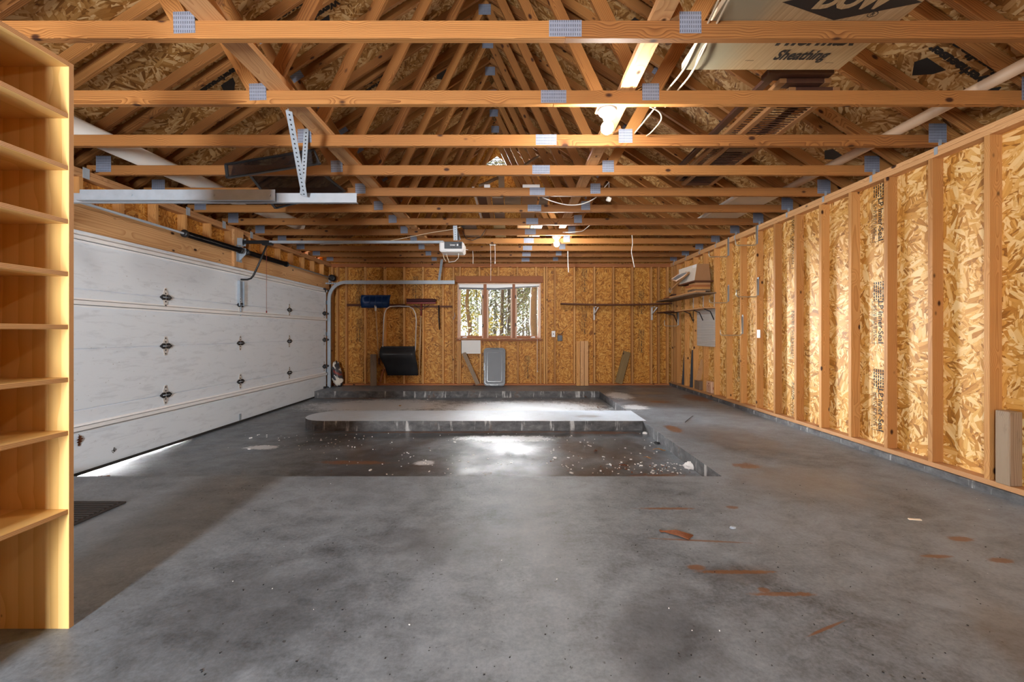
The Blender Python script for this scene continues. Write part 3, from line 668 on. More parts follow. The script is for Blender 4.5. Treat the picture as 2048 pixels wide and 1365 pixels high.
def hinge(y, z):
    mb = MB(); x = DX+0.001
    dia = lambda w, h, n=6: [(x, y+w*math.cos(2*PI*k/n), z+h*math.sin(2*PI*k/n)) for k in range(n)]
    for s_ in (-1, 1):
        mb.prism([(x, y-0.030, z+s_*0.005), (x, y+0.030, z+s_*0.005), (x, y+0.034, z+s_*0.035), (x, y+0.012, z+s_*0.105), (x, y-0.012, z+s_*0.105), (x, y-0.034, z+s_*0.035)], (0.006, 0, 0), M['alu'])
        for zz in (0.045, 0.085): mb.lathe((x+0.004, y, z+s_*zz), [(0.008, 0), (0.008, 0.005), (0.004, 0.008)], M['black'], 'X', 8)
        mb.prism([(x+0.004, y+s_*0.012, z+0.028), (x+0.004, y+s_*0.040, z+0.030), (x+0.004, y+s_*0.078, z), (x+0.004, y+s_*0.040, z-0.030), (x+0.004, y+s_*0.012, z-0.028)], (0.014, 0, 0), M['black'])
    mb.tube([(x+0.012, y-0.05, z), (x+0.012, y+0.05, z)], 0.008, M['galv'], 8)
    mb.build('hinge', dr)
for y in (3.30, 4.654, 5.93, 7.23, 8.56):
    for z in seams[1:4]: hinge(y, z)
for z in seams[1:4] + [1.99, 0.0]:                  # rollers at the far edge
    mb = MB(); mb.tube([(DX+0.02, 8.58, z), (DX+0.02, 8.70, z)], 0.006, M['galv'], 8); mb.lathe((DX+0.02, 8.69, z), [(0.022, 0), (0.022, 0.02)], M['black'], 'Y', 12)
    mb.bb(DX, DX+0.03, 8.54, 8.60, z-0.04, z+0.04, M['black']); mb.build('roller', dr)
mb = MB(); mb.bb(DX, DX+0.006, 5.91, 5.95, DZ0+0.02, DZ0+0.11, M['galv'], 0.002); mb.build('lift_clip', dr)
mb = MB(); mb.bb(DX, DX+0.006, 5.88, 5.98, 1.50, 1.85, M['galv']); mb.bb(DX+0.006, DX+0.035, 5.88, 5.886, 1.50, 1.85, M['galv']); mb.bb(DX+0.006, DX+0.035, 5.974, 5.98, 1.50, 1.85, M['galv'])
mb.bb(DX, DX+0.02, 5.925, 5.935, 1.36, 1.50, M['galv']); mb.build('operator_bracket', dr)
mb = MB()
for y0_, y1_ in ((DY0-0.08, DY0+0.02), (DY1-0.02, DY1+0.12)): mb.bb(XL-SD-0.02, DX-0.046, y0_, y1_, -0.14, DZ1, M['white'])
mb.bb(XL-SD-0.02, DX-0.046, DY0-0.08, DY1+0.12, DZ1-0.02, DZ1+0.0, M['white']); mb.build('door_stop', dr)
# oak leaf caught on the door
def oak_leaf(name, c, right, up, L, mat, label, cat='leaf', group=None):
    prof = [(0, 0.012), (.12, .05), (.2, .22), (.3, .09), (.42, .36), (.52, .10), (.62, .30), (.74, .09), (.86, .16), (1, .01)]
    Mx = frame_uv(c, right, up); bm = bmesh.new(); rows = []
    for t, w in prof:
        bend = 0.012*math.sin(t*5); rows.append([bm.verts.new((s_*w*L*0.9, (t-.5)*L+abs(s_)*0.03*L, bend*L*6+0.004+abs(s_)*0.05*L)) for s_ in (-1, 0, 1)])
    for a, b in zip(rows, rows[1:]):
        for k in range(2): bm.faces.new((a[k], a[k+1], b[k+1], b[k]))
    r = bmesh.ops.solidify(bm, geom=bm.faces[:], thickness=0.0012)
    me = bpy.data.meshes.new(name); bm.to_mesh(me); bm.free(); me.materials.append(mat)
    return tag(link(name, me, Mx), label, cat, group)
p = at(161, 881, F*3.80/(CX-161)); oak_leaf('oak_leaf', (DX+0.001, p.y, p.z), (0, -1, 0.1), (0, 0.1, -1), 0.105, M['leafbrown'], 'dark brown oak leaf stuck on the white overhead door')
mb = MB(); p = at(227, 901, F*3.82/(CX-227)); rr = random.Random(3)
for k in range(9): a = rr.uniform(0, 6.28); l = rr.uniform(.01, .028); mb.tube([(DX+0.002, p.y, p.z+rr.uniform(-.03, .02)), (DX+0.004, p.y+l*math.cos(a), p.z+l*math.sin(a))], 0.0022, M['black'], 5)
tag(mb.build('cobweb_tuft'), 'small dark web tuft low on the white overhead door', 'debris')
# ------------------------------------------------------------------ door tracks
def track(Y, label, hang_y=None):
    r = tag(empty('door_track', (DX+0.03, Y, 0)), label, 'door track', 'steel door tracks')
    rad = 0.34; zt = CH+1.035; x0 = DX+0.035; xe = -1.20
    def chan(pts, nm, w=0.032):
        mb = MB(); t_ = 0.003; pr = [(-w, 0.016), (-w, -0.016), (w, -0.016), (w, 0.016), (w-t_, 0.016), (w-t_, -0.016+t_), (-w+t_, -0.016+t_), (-w+t_, 0.016)]
        rings = []
        for i, p in enumerate(pts):
            t = (Vector(pts[min(i+1, len(pts)-1)])-Vector(pts[max(0, i-1)])).normalized(); n_ = Vector((-t.z, 0, t.x))
            rings.append([mb.bm.verts.new(Vector(p)+n_*a+Vector((0, b, 0))) for a, b in pr])
        fs = []
        for a, b in zip(rings, rings[1:]):
            for k in range(8): fs.append(mb.bm.faces.new((a[k], a[(k+1) % 8], b[(k+1) % 8], b[k])))
        fs += [mb.bm.faces.new(rings[0]), mb.bm.faces.new(rings[-1][::-1])]; mb._set(fs, M['steel'])
        return mb.build(nm, r)
    chan([(x0, Y, 0.0 if Y < 5 else 0.0), (x0, Y, zt-rad)], 'vertical_track')
    chan([(x0+rad-rad*math.cos(a), Y, zt-rad+rad*math.sin(a)) for a in [PI/2*i/10 for i in range(11)]], 'curved_track')
    chan([(x0+rad, Y, zt), (xe, Y, zt)], 'horizontal_track', 0.036)
    for z in (0.35, 1.1, 1.75):
        mb = MB(); mb.bb(XL+0.001, x0+0.03, Y+0.018, Y+0.021, z-0.04, z+0.04, M['galv']); mb.bb(XL+0.001, XL+0.004, Y+0.02, Y+0.06, z-0.04, z+0.04, M['galv']); mb.build('jamb_bracket', r)
    mb = MB(); mb.bb(XL+0.001, x0+0.32, Y+0.018, Y+0.021, zt-0.035, zt-0.005, M['galv'])
    for k in range(9): mb.lathe((XL+0.04+k*0.04, Y+0.0165, zt-0.02), [(0.008, 0), (0.008, 0.001)], M['black'], 'Y', 8)
    mb.build('flag_bracket', r)
    return r
tf = track(8.73, 'steel door track with rounded corner, at the back wall')
tn = track(3.27, 'near steel door track running out beside the bookcase')
# near track: reinforcing angle and bolts
xA, xB = -3.3, at(556, 397, 3.27).x; zt = CH+1.035
mb = MB(); mb.bb(xA, xB, 3.228, 3.232, zt-0.03, zt+0.055, M['galv'], 0.001); mb.bb(xA, xB, 3.20, 3.232, zt-0.034, zt-0.030, M['steel'], 0.001)
for px in (273, 435, 546): mb.lathe((at(px, 397, 3.27).x, 3.228, zt+0.012), [(0.008, -0.006), (0.008, 0)], M['steel'], 'Y', 8)
mb.build('stiffener_angle', tn)
def hole_angle(a, b, w, d, parent, name='perforated_angle'):
    a, b = Vector(a), Vector(b); R = frame_x(b-a, (0, -1, 0)); L = (b-a).length; bm = bmesh.new()
    mbx = MB(); mbx.bm = bm
    mbx.bb(0, L, -w/2, w/2, 0, 0.003, M['galv']); mbx.bb(0, L, w/2-0.003, w/2, -d, 0, M['galv'])
    n = int(L/0.032)
    for k in range(n): mbx.lathe((0.016+k*0.032, 0, 0.003), [(0.0062, 0), (0.0062, 0.0006)], M['black'], 'Z', 8); mbx.box((0.016+k*0.032, w/2+0.0004, -d/2), (0.014, 0.0008, 0.008), M['black'])
    me = bpy.data.meshes.new(name); bm.to_mesh(me); bm.free()
    for m in mbx.mats: me.materials.append(m)
    return link(name, me, Matrix.Translation(a) @ R, parent)
hg = tag(empty('track_hanger', at(606, 395, 3.24)), 'vee of perforated steel angles carrying the near door track', 'hanger')
hole_angle(at(609, 392, 3.215), at(578, 222, 2.775), 0.045, 0.03, hg); hole_angle(at(605, 388, 3.20), at(613, 258, 3.325), 0.038, 0.03, hg)
hf = tag(empty('track_hanger', (-1.38, 8.73, 2.2)), 'single perforated strap carrying the far door track end', 'hanger')
hole_angle(at(878, 562, 8.69), at(884, 519, 8.78), 0.05, 0.03, hf)
# ------------------------------------------------------------------ torsion spring shaft
ts = tag(empty('torsion_spring', (XL+0.1, 5.93, CH+1.15)), 'black torsion springs on a steel shaft above the overhead door', 'door spring')
xs2, zs2 = DX+0.055, CH+1.135
mb = MB(); mb.tube([(xs2, 3.0, zs2), (xs2, 8.93, zs2)], 0.0127, M['steel'], 12); mb.build('shaft', ts)
def coil(y0, y1):
    mb = MB(); n = 60; prof = []
    for k in range(n): 
        t = y0+(y1-y0)*k/n; h = (y1-y0)/n; prof += [(0.031, t-y0), (0.036, t-y0+h*.5)]
    mb.lathe((xs2, y0, zs2), prof+[(0.031, y1-y0)], M['spring'], 'Y', 16); mb.build('spring', ts)
    for yy in (y0, y1): mb = MB(); mb.lathe((xs2, yy-0.03, zs2), [(0.03, 0), (0.045, 0.01), (0.045, 0.03), (0.032, 0.055)], M['black'], 'Y', 14); mb.build('winding_cone', ts)
coil(4.87, 5.86); coil(6.0, 7.05)
mb = MB(); mb.prism([(XL+0.04, 5.93, zs2-0.14), (XL+0.04, 5.93, zs2+0.07), (xs2+0.03, 5.93, zs2+0.04), (xs2+0.03, 5.93, zs2-0.04)], (0, 0.004, 0), M['galv']); mb.bb(XL+0.038, XL+0.042, 5.87, 5.99, zs2-0.15, zs2+0.08, M['galv']); mb.build('centre_bracket', ts)
for yy in (3.1, 8.80): mb = MB(); mb.lathe((xs2, yy, zs2), [(0.045, 0), (0.07, 0.005), (0.055, 0.02), (0.055, 0.05), (0.07, 0.065), (0.03, 0.075)], M['black'], 'Y', 20); mb.build('cable_drum', ts)
mb = MB(); mb.prism([(XL, 8.90, zs2-0.08), (XL, 8.90, zs2+0.08), (xs2+0.04, 8.90, zs2+0.03), (xs2+0.04, 8.90, zs2-0.03)], (0, 0.004, 0), M['galv']); mb.build('end_bracket', ts)
mb = MB(); p0 = at(533, 490, 5.93); p1 = at(533, 622, 5.93); mb.tube([p0, p1], 0.0025, M['redpt'], 6); mb.lathe(p1, [(0.008, -0.03), (0.008, 0)], M['redpt'], 'Z', 8)
tag(mb.build('release_cord'), 'thin red release cord hanging before the overhead door', 'cord')
# ------------------------------------------------------------------ door opener
YO = 5.93; zr = CH+1.265
op = tag(empty('garage_door_opener', (-0.87, YO, CH+1.1)), 'grey and silver garage door opener hanging on its long rail', 'door opener')
mb = MB(); mb.bb(DX+0.02, at(880, 490, YO).x+0.05, YO-0.02, YO+0.02, zr-0.018, zr+0.018, M['galv'], 0.003); mb.bb(DX+0.02, -3.4, YO-0.024, YO+0.024, zr-0.022, zr+0.02, M['black'], 0.002); mb.build('rail', op)
x0, x1 = at(878, 490, YO-.15).x, at(927, 490, YO-.15).x; z0, z1 = CH+1.105, CH+1.245
mb = MB(); mb.bb(x0, x1, YO-0.14, YO+0.15, z0, z1, M['white'], 0.02); mb.build('housing', op)
mb = MB(); mb.bb(x0+0.072, x1-0.022, YO-0.149, YO-0.138, z0+0.04, z1-0.004, M['opener'], 0.004); f_ = mb.build('face_plate', op)
print_mark('lettering', [('text', 'Linear', 0.030, -0.01, 0.0, 0.001), ('bar', 0.045, 0.066, -0.013, 0.013)], frame_uv(((x0+x1)/2+0.03, YO-0.150, (z0+z1)/2+0.02), (1, 0, 0), (0, 0, 1)), M['whiteink'], f_)
mb = MB(); mb.bb(x0+0.085, x1-0.025, YO-0.147, YO-0.139, z0+0.004, z0+0.034, M['white'], 0.004); mb.build('light_lens', op)
mb = MB()
for dx in (0.13, 0.16, 0.185): mb.bb(x0+dx+0.035, x0+dx+0.048, YO-0.152, YO-0.148, z0+0.05, z0+0.062, M['black'])
mb.bb(x1-0.065, x1-0.03, YO-0.156, YO-0.148, z1-0.06, z1-0.02, M['black'], 0.002); mb.build('control_buttons', op)
hole_angle(at(911, 481, YO-.03), at(910, 447, YO-.05), 0.055, 0.03, op, 'hanging_strap'); hole_angle(at(919, 481, YO+.05), at(910, 452, YO+.25), 0.04, 0.03, op, 'hanging_strap')
mb = MB(); pa = Vector((-3.43, YO, zr-0.01)); pts = [pa, at(517, 530, YO), at(507, 551, YO), at(502, 557, YO), at(495, 559.5, YO), at(482, 559.5, YO)]
mb.tube(pts, 0.013, M['black'], 10); mb.bb(-3.50, -3.36, YO-0.03, YO+0.03, zr-0.045, zr-0.01, M['black'], 0.006); mb.build('pull_arm', op)
mb = MB(); mb.bb(XL+TH, DX+0.06, YO-0.04, YO-0.036, zr-0.05, zr+0.05, M['galv']); mb.bb(XL+TH, DX+0.06, YO+0.036, YO+0.04, zr-0.05, zr+0.05, M['galv']); mb.build('header_bracket', op)
for i, pts in enumerate(([(886, 508), (888, 517), (892, 523)], [(893, 508), (895, 516), (898, 524)], [(917, 507), (917, 516), (910, 523), (897, 525)], [(927, 494), (931, 499), (936, 500)])):
    mb = MB(); mb.tube([at(a, b, YO-.1) for a, b in pts], 0.0045, M['cable'] if i < 2 else M['whitecord'], 6); mb.build('wire', op)
mb = MB(); mb.tube([at(925, 462, 6.3), at(932, 478, 6.2), at(945, 481, 6.2), at(962, 474, 6.2), at(972, 458, 6.3)], 0.005, M['black'], 6); tag(mb.build('power_cord'), 'drooping dark power cord beside the opener housing', 'cord')
mb = MB(); mb.tube([at(640, 489, YO+.06), at(760, 486, YO+.06), at(860, 466, YO+.2), at(905, 459, YO+.3), at(925, 453, YO+.36)], 0.004, M['cable'], 6); tag(mb.build('sensor_wire'), 'thin pale wire rising from the opener rail to the chords', 'wire')
# ------------------------------------------------------------------ bookcase
BX, BY0, BY1, BH, PT = -1.692, 0.86, 1.634, 2.162, 0.019
bk = tag(empty('bookcase', (-1.84, 1.25, 0)), 'tall open birch plywood bookcase standing on the concrete, facing right', 'bookcase')
def ply(nm, x0, x1, y0, y1, z0, z1, axis, edge=True):
    mb = MB(); mb.bb(x0, x1-(0.0008 if edge else 0), y0, y1, z0, z1, M['ply'], 0.001)
    if edge: mb.bb(x1-0.0012, x1, y0+0.0008, y1-0.0008, z0+0.0008, z1-0.0008, M['plyedge'])
    c = Vector(((x0+x1)/2, (y0+y1)/2, (z0+z1)/2)); R = {'z': Matrix(((0, 0, 1), (0, 1, 0), (-1, 0, 0))).transposed(), 'y': Matrix(((0, 1, 0), (-1, 0, 0), (0, 0, 1))).transposed()}[axis]
    return mb.build(nm, bk, loc=c, rot=R.to_4x4())
XB0 = -2.0
ply('side_panel', XB0, BX, BY1-PT, BY1, 0.0, BH, 'z'); ply('side_panel', XB0, BX, BY0, BY0+PT, 0.0, BH, 'z')
ply('top', XB0, BX, BY0+PT, BY1-PT, BH-PT, BH, 'y')
for z in (1.955, 1.757, 1.553, 1.353, 1.151, 0.950, 0.747, 0.448): ply('shelf', XB0, BX-0.002, BY0+PT, BY1-PT, z-0.009, z+0.009, 'y')
ply('back_panel', XB0-0.006, XB0, BY0, BY1, 0.0, BH, 'z', False)
# ------------------------------------------------------------------ bulbs
def bulb(x, y, label, drop=0.0, mat='bulb'):
    zt = ZP-drop
    r = tag(empty('light_bulb', (x, y, zt-0.13)), label, 'light bulb')
    mb = MB(); mb.lathe((x, y, zt), [(0.062, 0), (0.062, -0.012), (0.05, -0.03), (0.03, -0.045), (0.024, -0.065), (0.0, -0.065)][:-1], M['white'], 'Z', 24); mb.build('lampholder', r)
    zc = zt-0.118; pr = [(0.017, 0.055), (0.017, 0.03)] + [(0.041*math.sin(a), 0.041*math.cos(a)) for a in [0.75+ (PI-0.76)*k/10 for k in range(11)]]
    mb = MB(); mb.lathe((x, y, zc), pr, M[mat], 'Z', 24); mb.build('glass', r)
bulb(0.622, 2.80, 'nearer lit bare bulb in a white lampholder, under the second chord')
bulb(0.665, 6.47, 'farther lit bare bulb in a white lampholder')
bulb(0.66, -0.86, 'lit bare bulb behind the camera, out of view', 0.0, 'dim_bulb')
mb = MB(); mb.bb(0.55, 0.70, 2.764, 2.85, ZP, ZP+0.04, M['tan_wood']); tag(mb.build('mounting_block'), 'small wood block the nearer bulb hangs from', 'block')
mb = MB(); mb.bb(0.60, 0.73, 6.424, 6.53, ZP, ZP+0.03, M['tan_wood']); tag(mb.build('mounting_block'), 'small wood block the farther bulb hangs from', 'block')
# ------------------------------------------------------------------ window
wn = struct('window_1', ((WX0+WX1)/2, YB, WZ0))
x0, x1, z0, z1 = WX0+0.004, WX1-0.004, WZ0+0.004, WZ1-0.004; ym = YB+0.055
for nm, a, b in (('jamb', (x0+0.01, YB+0.045, z0), (x0+0.01, YB+0.045, z1)), ('jamb', (x1-0.01, YB+0.045, z0), (x1-0.01, YB+0.045, z1))): beam(nm, a, b, 0.02, 0.11, M['jamb'], wn, up=(0, 1, 0))
beam('head_jamb', (x0+.02, YB+0.045, z1-0.01), (x1-.02, YB+0.045, z1-0.01), 0.11, 0.02, M['jamb'], wn)
beam('sill', (x0-0.015, YB+0.030, z0+0.012), (x1+0.015, YB+0.030, z0+0.012), 0.15, 0.024, M['window_wood'], wn)
px2x = lambda px: at(px, 600, YB).x
mull = [(px2x(967.5), px2x(972.5)), (px2x(1025.5), px2x(1029.5))]
for a, b in mull: beam('mullion', ((a+b)/2, YB+0.05, z0+0.02), ((a+b)/2, YB+0.05, z1-0.02), b-a+0.014, 0.10, M['window_wood'], wn, up=(0, 1, 0))
edges = [(x0+0.02, mull[0][0]-0.007), (mull[0][1]+0.007, mull[1][0]-0.007), (mull[1][1]+0.007, x1-0.02)]
for a, b in edges:
    mb = MB(); w = 0.038; za, zb2 = z0+0.024, z1-0.02
    mb.bb(a, a+w, ym, ym+0.035, za, zb2, M['jamb'], 0.004); mb.bb(b-w, b, ym, ym+0.035, za, zb2, M['jamb'], 0.004); mb.bb(a+w, b-w, ym, ym+0.035, za, za+w+0.01, M['window_wood'], 0.004); mb.bb(a+w, b-w, ym, ym+0.035, zb2-w, zb2, M['window_wood'], 0.004)
    sh = mb.build('sash', wn)
    mb = MB(); mb.bb(a+w, b-w, ym+0.016, ym+0.020, za+w, zb2-w, M['glass']); mb.build('pane', sh)
for px in (929, 1066): mb = MB(); c = at(px, 674, YB); mb.bb(c.x-0.05, c.x+0.05, ym-0.02, ym-0.002, z0+0.028, z0+0.045, M['white'], 0.003); mb.tube([(c.x-0.03, ym-0.012, z0+0.045), (c.x+0.04, ym-0.03, z0+0.055)], 0.006, M['white'], 8); mb.build('crank_handle', wn)
for px, py in ((965.5, 594), (965.5, 652), (1031, 594), (1031, 650)): c = at(px, py, YB); mb = MB(); mb.bb(c.x-0.01, c.x+0.01, YB+0.0, YB+0.02, c.z-0.035, c.z+0.035, M['black'], 0.003); mb.build('latch', wn)
bl = tag(empty('window_blind', ((x0+x1)/2, YB+0.02, z1-0.1)), 'white blind drawn up crookedly at the top of the window', 'blind')
mb = MB(); mb.bb(x0+0.022, x1-0.022, YB+0.005, YB+0.045, z1-0.045, z1-0.021, M['white'], 0.003); mb.build('headrail', bl)
def strip(za, zb3, zc, zd, mat, nm):
    mb = MB(); mb.prism([(x0+0.03, YB+0.008, za), (at(1000, 0, YB).x, YB+0.008, zc-0.02), (x1-0.05, YB+0.008, zb3), (x1-0.05, YB+0.008, zd), (x0+0.03, YB+0.008, zc)], (0, 0.03, 0), mat); return mb.build(nm, bl)
pz = lambda py: CH+(CY-py)*YB/F
mb = MB(); mb.prism([(x0+0.03, YB+0.010, pz(575.5)), (at(992, 0, YB).x, YB+0.010, pz(577)), (x1-0.04, YB+0.010, pz(572)), (x1-0.03, YB+0.010, z1-0.045), (x0+0.03, YB+0.010, z1-0.045)], (0, 0.028, 0), M['white']); mb.build('slat_stack', bl)
mb = MB(); mb.prism([(x0+0.03, YB+0.006, pz(578.6)), (at(992, 0, YB).x, YB+0.006, pz(580)), (x1-0.04, YB+0.006, pz(573.5)), (x1-0.04, YB+0.006, pz(571.5)), (at(992, 0, YB).x, YB+0.006, pz(576.5)), (x0+0.03, YB+0.006, pz(575))], (0, 0.034, 0), M['graypl']); mb.build('bottom_rail', bl)
mb = MB(); mb.tube([at(1074, 572, YB-.01), at(1074.5, 640, YB-.02), at(1075, 741, YB-.02)], 0.004, M['whitecord'], 6); mb.lathe(at(1075, 742, YB-.02), [(0.006, -0.03), (0.01, -0.02), (0.004, 0.01)], M['whitecord'], 'Z', 8); mb.build('lift_cord', bl)
# ------------------------------------------------------------------ things on the back wall
def board(name, pa, pb, w, t, mat, label, cat='board', up=(0, -1, 0), group=None): 
    o = beam(name, pa, pb, w, t, mat, None, up=up, bev=0.001); return tag(o, label, cat, group)
yw = YB-0.012
board('tool_rail', at(694, 610.5, yw), at(810, 611, yw), 0.05, 0.024, M['dark_wood'], 'dark tool rail on the back wall behind the blue shovel')
board('tool_rail', at(785, 613.5, yw), at(904, 613.5, yw), 0.04, 0.024, M['dark_wood'], 'dark tool rail on the back wall behind the push broom')
def offy(p, y): return Vector((p.x, y, p.z))
# snow shovel hung upside down
sv = tag(empty('snow_shovel', at(755, 728, 8.98)), 'blue snow shovel hanging blade up on the back wall', 'shovel')
mb = MB(); rows = []
A, B_ = at(722, 590, 8.93), at(780, 616, 8.93)
for i in range(9):
    u = i/8; row = []
    for j in range(6):
        v = j/5; dz = 0.05*math.sin(PI*v)-0.03*v; sx = 0.008*math.sin(PI*v); row.append(mb.bm.verts.new((A.x+(B_.x-A.x)*u + (0.012*(v-.5) if i in (0, 8) else 0)*(-1 if i == 0 else 1), 8.96-dz-(0.025 if i in (0, 8) else 0), B_.z+(A.z-B_.z)*v)))
    rows.append(row)
fs = [mb.bm.faces.new((rows[i][j], rows[i+1][j], rows[i+1][j+1], rows[i][j+1])) for i in range(8) for j in range(5)]
mb._set(fs, M['blue'], True); bmesh.ops.solidify(mb.bm, geom=mb.bm.faces[:], thickness=0.006)
for k in (-.13, 0, .13): c = at(751, 603, 8.9); mb.tube([(c.x+k, 8.918, A.z-0.03), (c.x+k, 8.90, (A.z+B_.z)/2), (c.x+k, 8.925, B_.z+0.02)], 0.006, M['blue'], 6)
mb.build('blade', sv)
mb = MB(); a = at(751, 614, 8.95); b = at(758, 728, 8.97); mb.tube([a, b], 0.013, M['handle'], 10); mb.build('shaft', sv)
mb = MB(); mb.tube([a+Vector((0, -.005, 0.03)), a+Vector((0.003, 0, -0.09))], 0.021, M['whitecard'], 10); mb.build('socket', sv)
mb = MB(); mb.tube([b+Vector((0, 0, 0.12)), b+Vector((0.002, 0, -0.01))], 0.019, M['dark_wood'], 10); mb.build('grip', sv)
# snow scoop
sc = tag(empty('snow_scoop', at(799, 752, 8.9)), 'black snow scoop with a looped tube handle against the back wall', 'snow scoop')
YS = 8.86
pts = [at(765.5, 692, YS), at(767.5, 640, YS), at(769, 627, YS), at(773, 618, YS), at(780, 613.5, YS), at(799, 612.5, YS), at(818, 613.5, YS), at(826, 618, YS), at(831, 628, YS), at(832.5, 640, YS), at(831, 692, YS)]
mb = MB(); mb.tube(pts, 0.011, M['alu'], 10); mb.tube([at(831.5, 690, YS), at(829, 712, YS-.05)], 0.011, M['alu'], 10); mb.tube([at(765.5, 690, YS), at(766, 712, YS-.05)], 0.011, M['alu'], 10); mb.build('handle', sc)
prof = [(693, .00, 763, 830), (697, -.07, 762.5, 831), (703, -.12, 762.5, 831.5), (710, -.14, 763, 832), (718, -.10, 764, 832.5), (727, -.02, 767, 833), (738, .03, 770, 833.3), (752, .05, 774, 834)]
mb = MB(); rows = []
for py, dy, pa, pb in prof:
    row = [mb.bm.verts.new(offy(at(pa+(pb-pa)*k/10, py, YS), YS+dy+0.0)) for k in range(11)]
    row = [mb.bm.verts.new(row[0].co+Vector((0.0, 0.09, 0)))] + row + [mb.bm.verts.new(row[-1].co+Vector((0.0, 0.09, 0)))]
    rows.append(row)
fs = [mb.bm.faces.new((rows[i][j], rows[i][j+1], rows[i+1][j+1], rows[i+1][j])) for i in range(len(rows)-1) for j in range(12)]
mb._set(fs, M['darkpl'], True); bmesh.ops.solidify(mb.bm, geom=mb.bm.faces[:], thickness=-0.006); mb.build('scoop_pan', sc)
# push broom
br = tag(empty('push_broom', at(838, 750, 8.95)), 'maroon push broom hanging head up on the back wall', 'broom')
a, b = at(813, 603, 8.93), at(872, 603, 8.93)
mb = MB(); mb.bb(a.x, b.x, 8.90, 8.96, a.z-0.055, a.z-0.02, M['redpt'], 0.008); mb.build('head_block', br)
mb = MB(); rr = random.Random(2)
mb.bb(a.x, b.x, 8.895, 8.965, a.z-0.02, a.z+0.05, M['redbr'], 0.014)
for k in range(90): x = rr.uniform(a.x, b.x); y = rr.uniform(8.90, 8.96); mb.tube([(x, y, a.z+0.03), (x+rr.uniform(-.008, .008), y+rr.uniform(-.006, .006), a.z+rr.uniform(.05, .062))], 0.003, M['redbr'], 4)
mb.build('bristles', br)
c = at(842.5, 612, 8.92); mb = MB(); mb.tube([c+Vector((0, 0, .05)), at(842, 632, 8.93)], 0.016, M['redpt'], 8)
mb.tube([at(827, 609, 8.91), at(836, 616, 8.9), at(842, 621, 8.91)], 0.006, M['black'], 6); mb.tube([at(860, 609, 8.91), at(850, 616, 8.9), at(843, 621, 8.91)], 0.006, M['black'], 6); mb.build('brace', br)
mb = MB(); mb.tube([at(842, 622, 8.93), at(838.5, 751, 8.97)], 0.0125, M['handle'], 10); mb.build('handle', br)
mb = MB(); mb.tube([at(877.5, 611, 9.004), at(877.6, 640, 8.99), at(879, 660, 8.985)], [0.014, 0.013, 0.010], M['black'], 8); tag(mb.build('black_rod'), 'short black rod hanging below the tool rail, left of the window', 'rod')
mb = MB(); mb.tube([at(909, 626, 9.02), at(910, 634, 8.99), at(907, 640, 8.99), at(906, 634, 8.99)], 0.005, M['steel'], 6); tag(mb.build('wire_hook'), 'small bright wire hook on the stud left of the window', 'hook')
board('leaning_board', Vector((at(747, 763, 8.93).x, 8.93, 0.003)), at(747, 709, 8.99), 0.13, 0.025, M['gray_wood'], 'weathered grey board leaning behind the snow shovel handle')
board('plywood_offcut', at(714, 765, 9.06), at(714, 734, 9.08), 0.28, 0.012, M['osb_back'], 'low strand board offcut at the foot of the back wall, left of the shovel')
board('leaning_stick', at(760, 765, 8.97), at(768, 738, 9.0), 0.035, 0.02, M['red_wood'], 'short slanting stick at the left foot of the snow scoop')
bg_ = tag(empty('rubbish_bag', at(672, 777, 8.85)), 'crumpled dark and white bag in the back left corner', 'bag')
bm = bmesh.new(); bmesh.ops.create_icosphere(bm, subdivisions=4, radius=1.0)
for v in bm.verts:
    n_ = v.co.normalized(); k = 1+0.22*mnoise.noise(n_*3)+0.16*mnoise.noise(n_*7+Vector((3, 1, 2)))
    v.co = Vector((n_.x*k*0.10*(1.0-0.35*n_.z), n_.y*k*0.11, n_.z*k*0.26)); 
c = at(672, 752, 8.83)
me = bpy.data.meshes.new('bag_body')
for f_ in bm.faces: f_.smooth = True
mats = [M['bag1'], M['whitecard'], M['redpt']]
for f_ in bm.faces:
    q = f_.calc_center_median(); t = mnoise.noise(q*9+Vector((0, 0, q.x*8))); f_.material_index = 1 if t > 0.2 else (2 if t < -0.42 else 0)
bm.to_mesh(me); bm.free(); [me.materials.append(m) for m in mats]
link('bag_body', me, Matrix.Translation((c.x+0.02, 8.84, 0.265)) @ Euler((0, -0.12, 0)).to_matrix().to_4x4(), bg_)
c = at(942, 694.5, 8.99); mb = MB(); mb.box((c.x, 9.0, c.z), (0.405, 0.006, 0.285), M['pegboard']); tag(mb.build('pegboard_piece', loc=(c.x, 9.0, c.z)), 'small white perforated board below the left end of the window', 'pegboard')
board('leaning_board', Vector((at(956, 763, 8.93).x, 8.93, 0.035)), at(927.5, 706, 8.985), 0.085, 0.02, M['gray_wood'], 'grey board leaning slantwise beneath the white pegboard')
# tote lid
tl = tag(empty('tote_lid', at(989, 772, 8.86)), 'large grey plastic tote lid standing on end beneath the window', 'lid')
cx_ = at(989, 735, 8.9).x; H = 0.80; Wt = 0.46; tilt = Euler((-0.115, 0, 0)).to_matrix(); base = Vector((cx_, 8.885, 0.008))
def rr_poly(w, h, r, n=5, bot=1.0):
    pts = []
    for (sx, sy, a0) in ((1, 1, 0), (-1, 1, PI/2), (-1, -1, PI), (1, -1, 3*PI/2)):
        for k in range(n+1):
            a = a0+PI/2*k/n; pts.append((sx*(w/2-r)+r*math.cos(a), h/2+sy*(h/2-r)+r*math.sin(a)))
    return [(x*(bot+(1-bot)*z/h), z) for x, z in pts]
def lidpt(x, z, d): return base + tilt @ Vector((x, -d, z))
mb = MB(); mb.prism([lidpt(x, z, 0) for x, z in rr_poly(Wt, H, 0.07, bot=0.97)], tilt @ Vector((0, -0.022, 0)), M['graypl']); mb.build('rim', tl)
mb = MB()
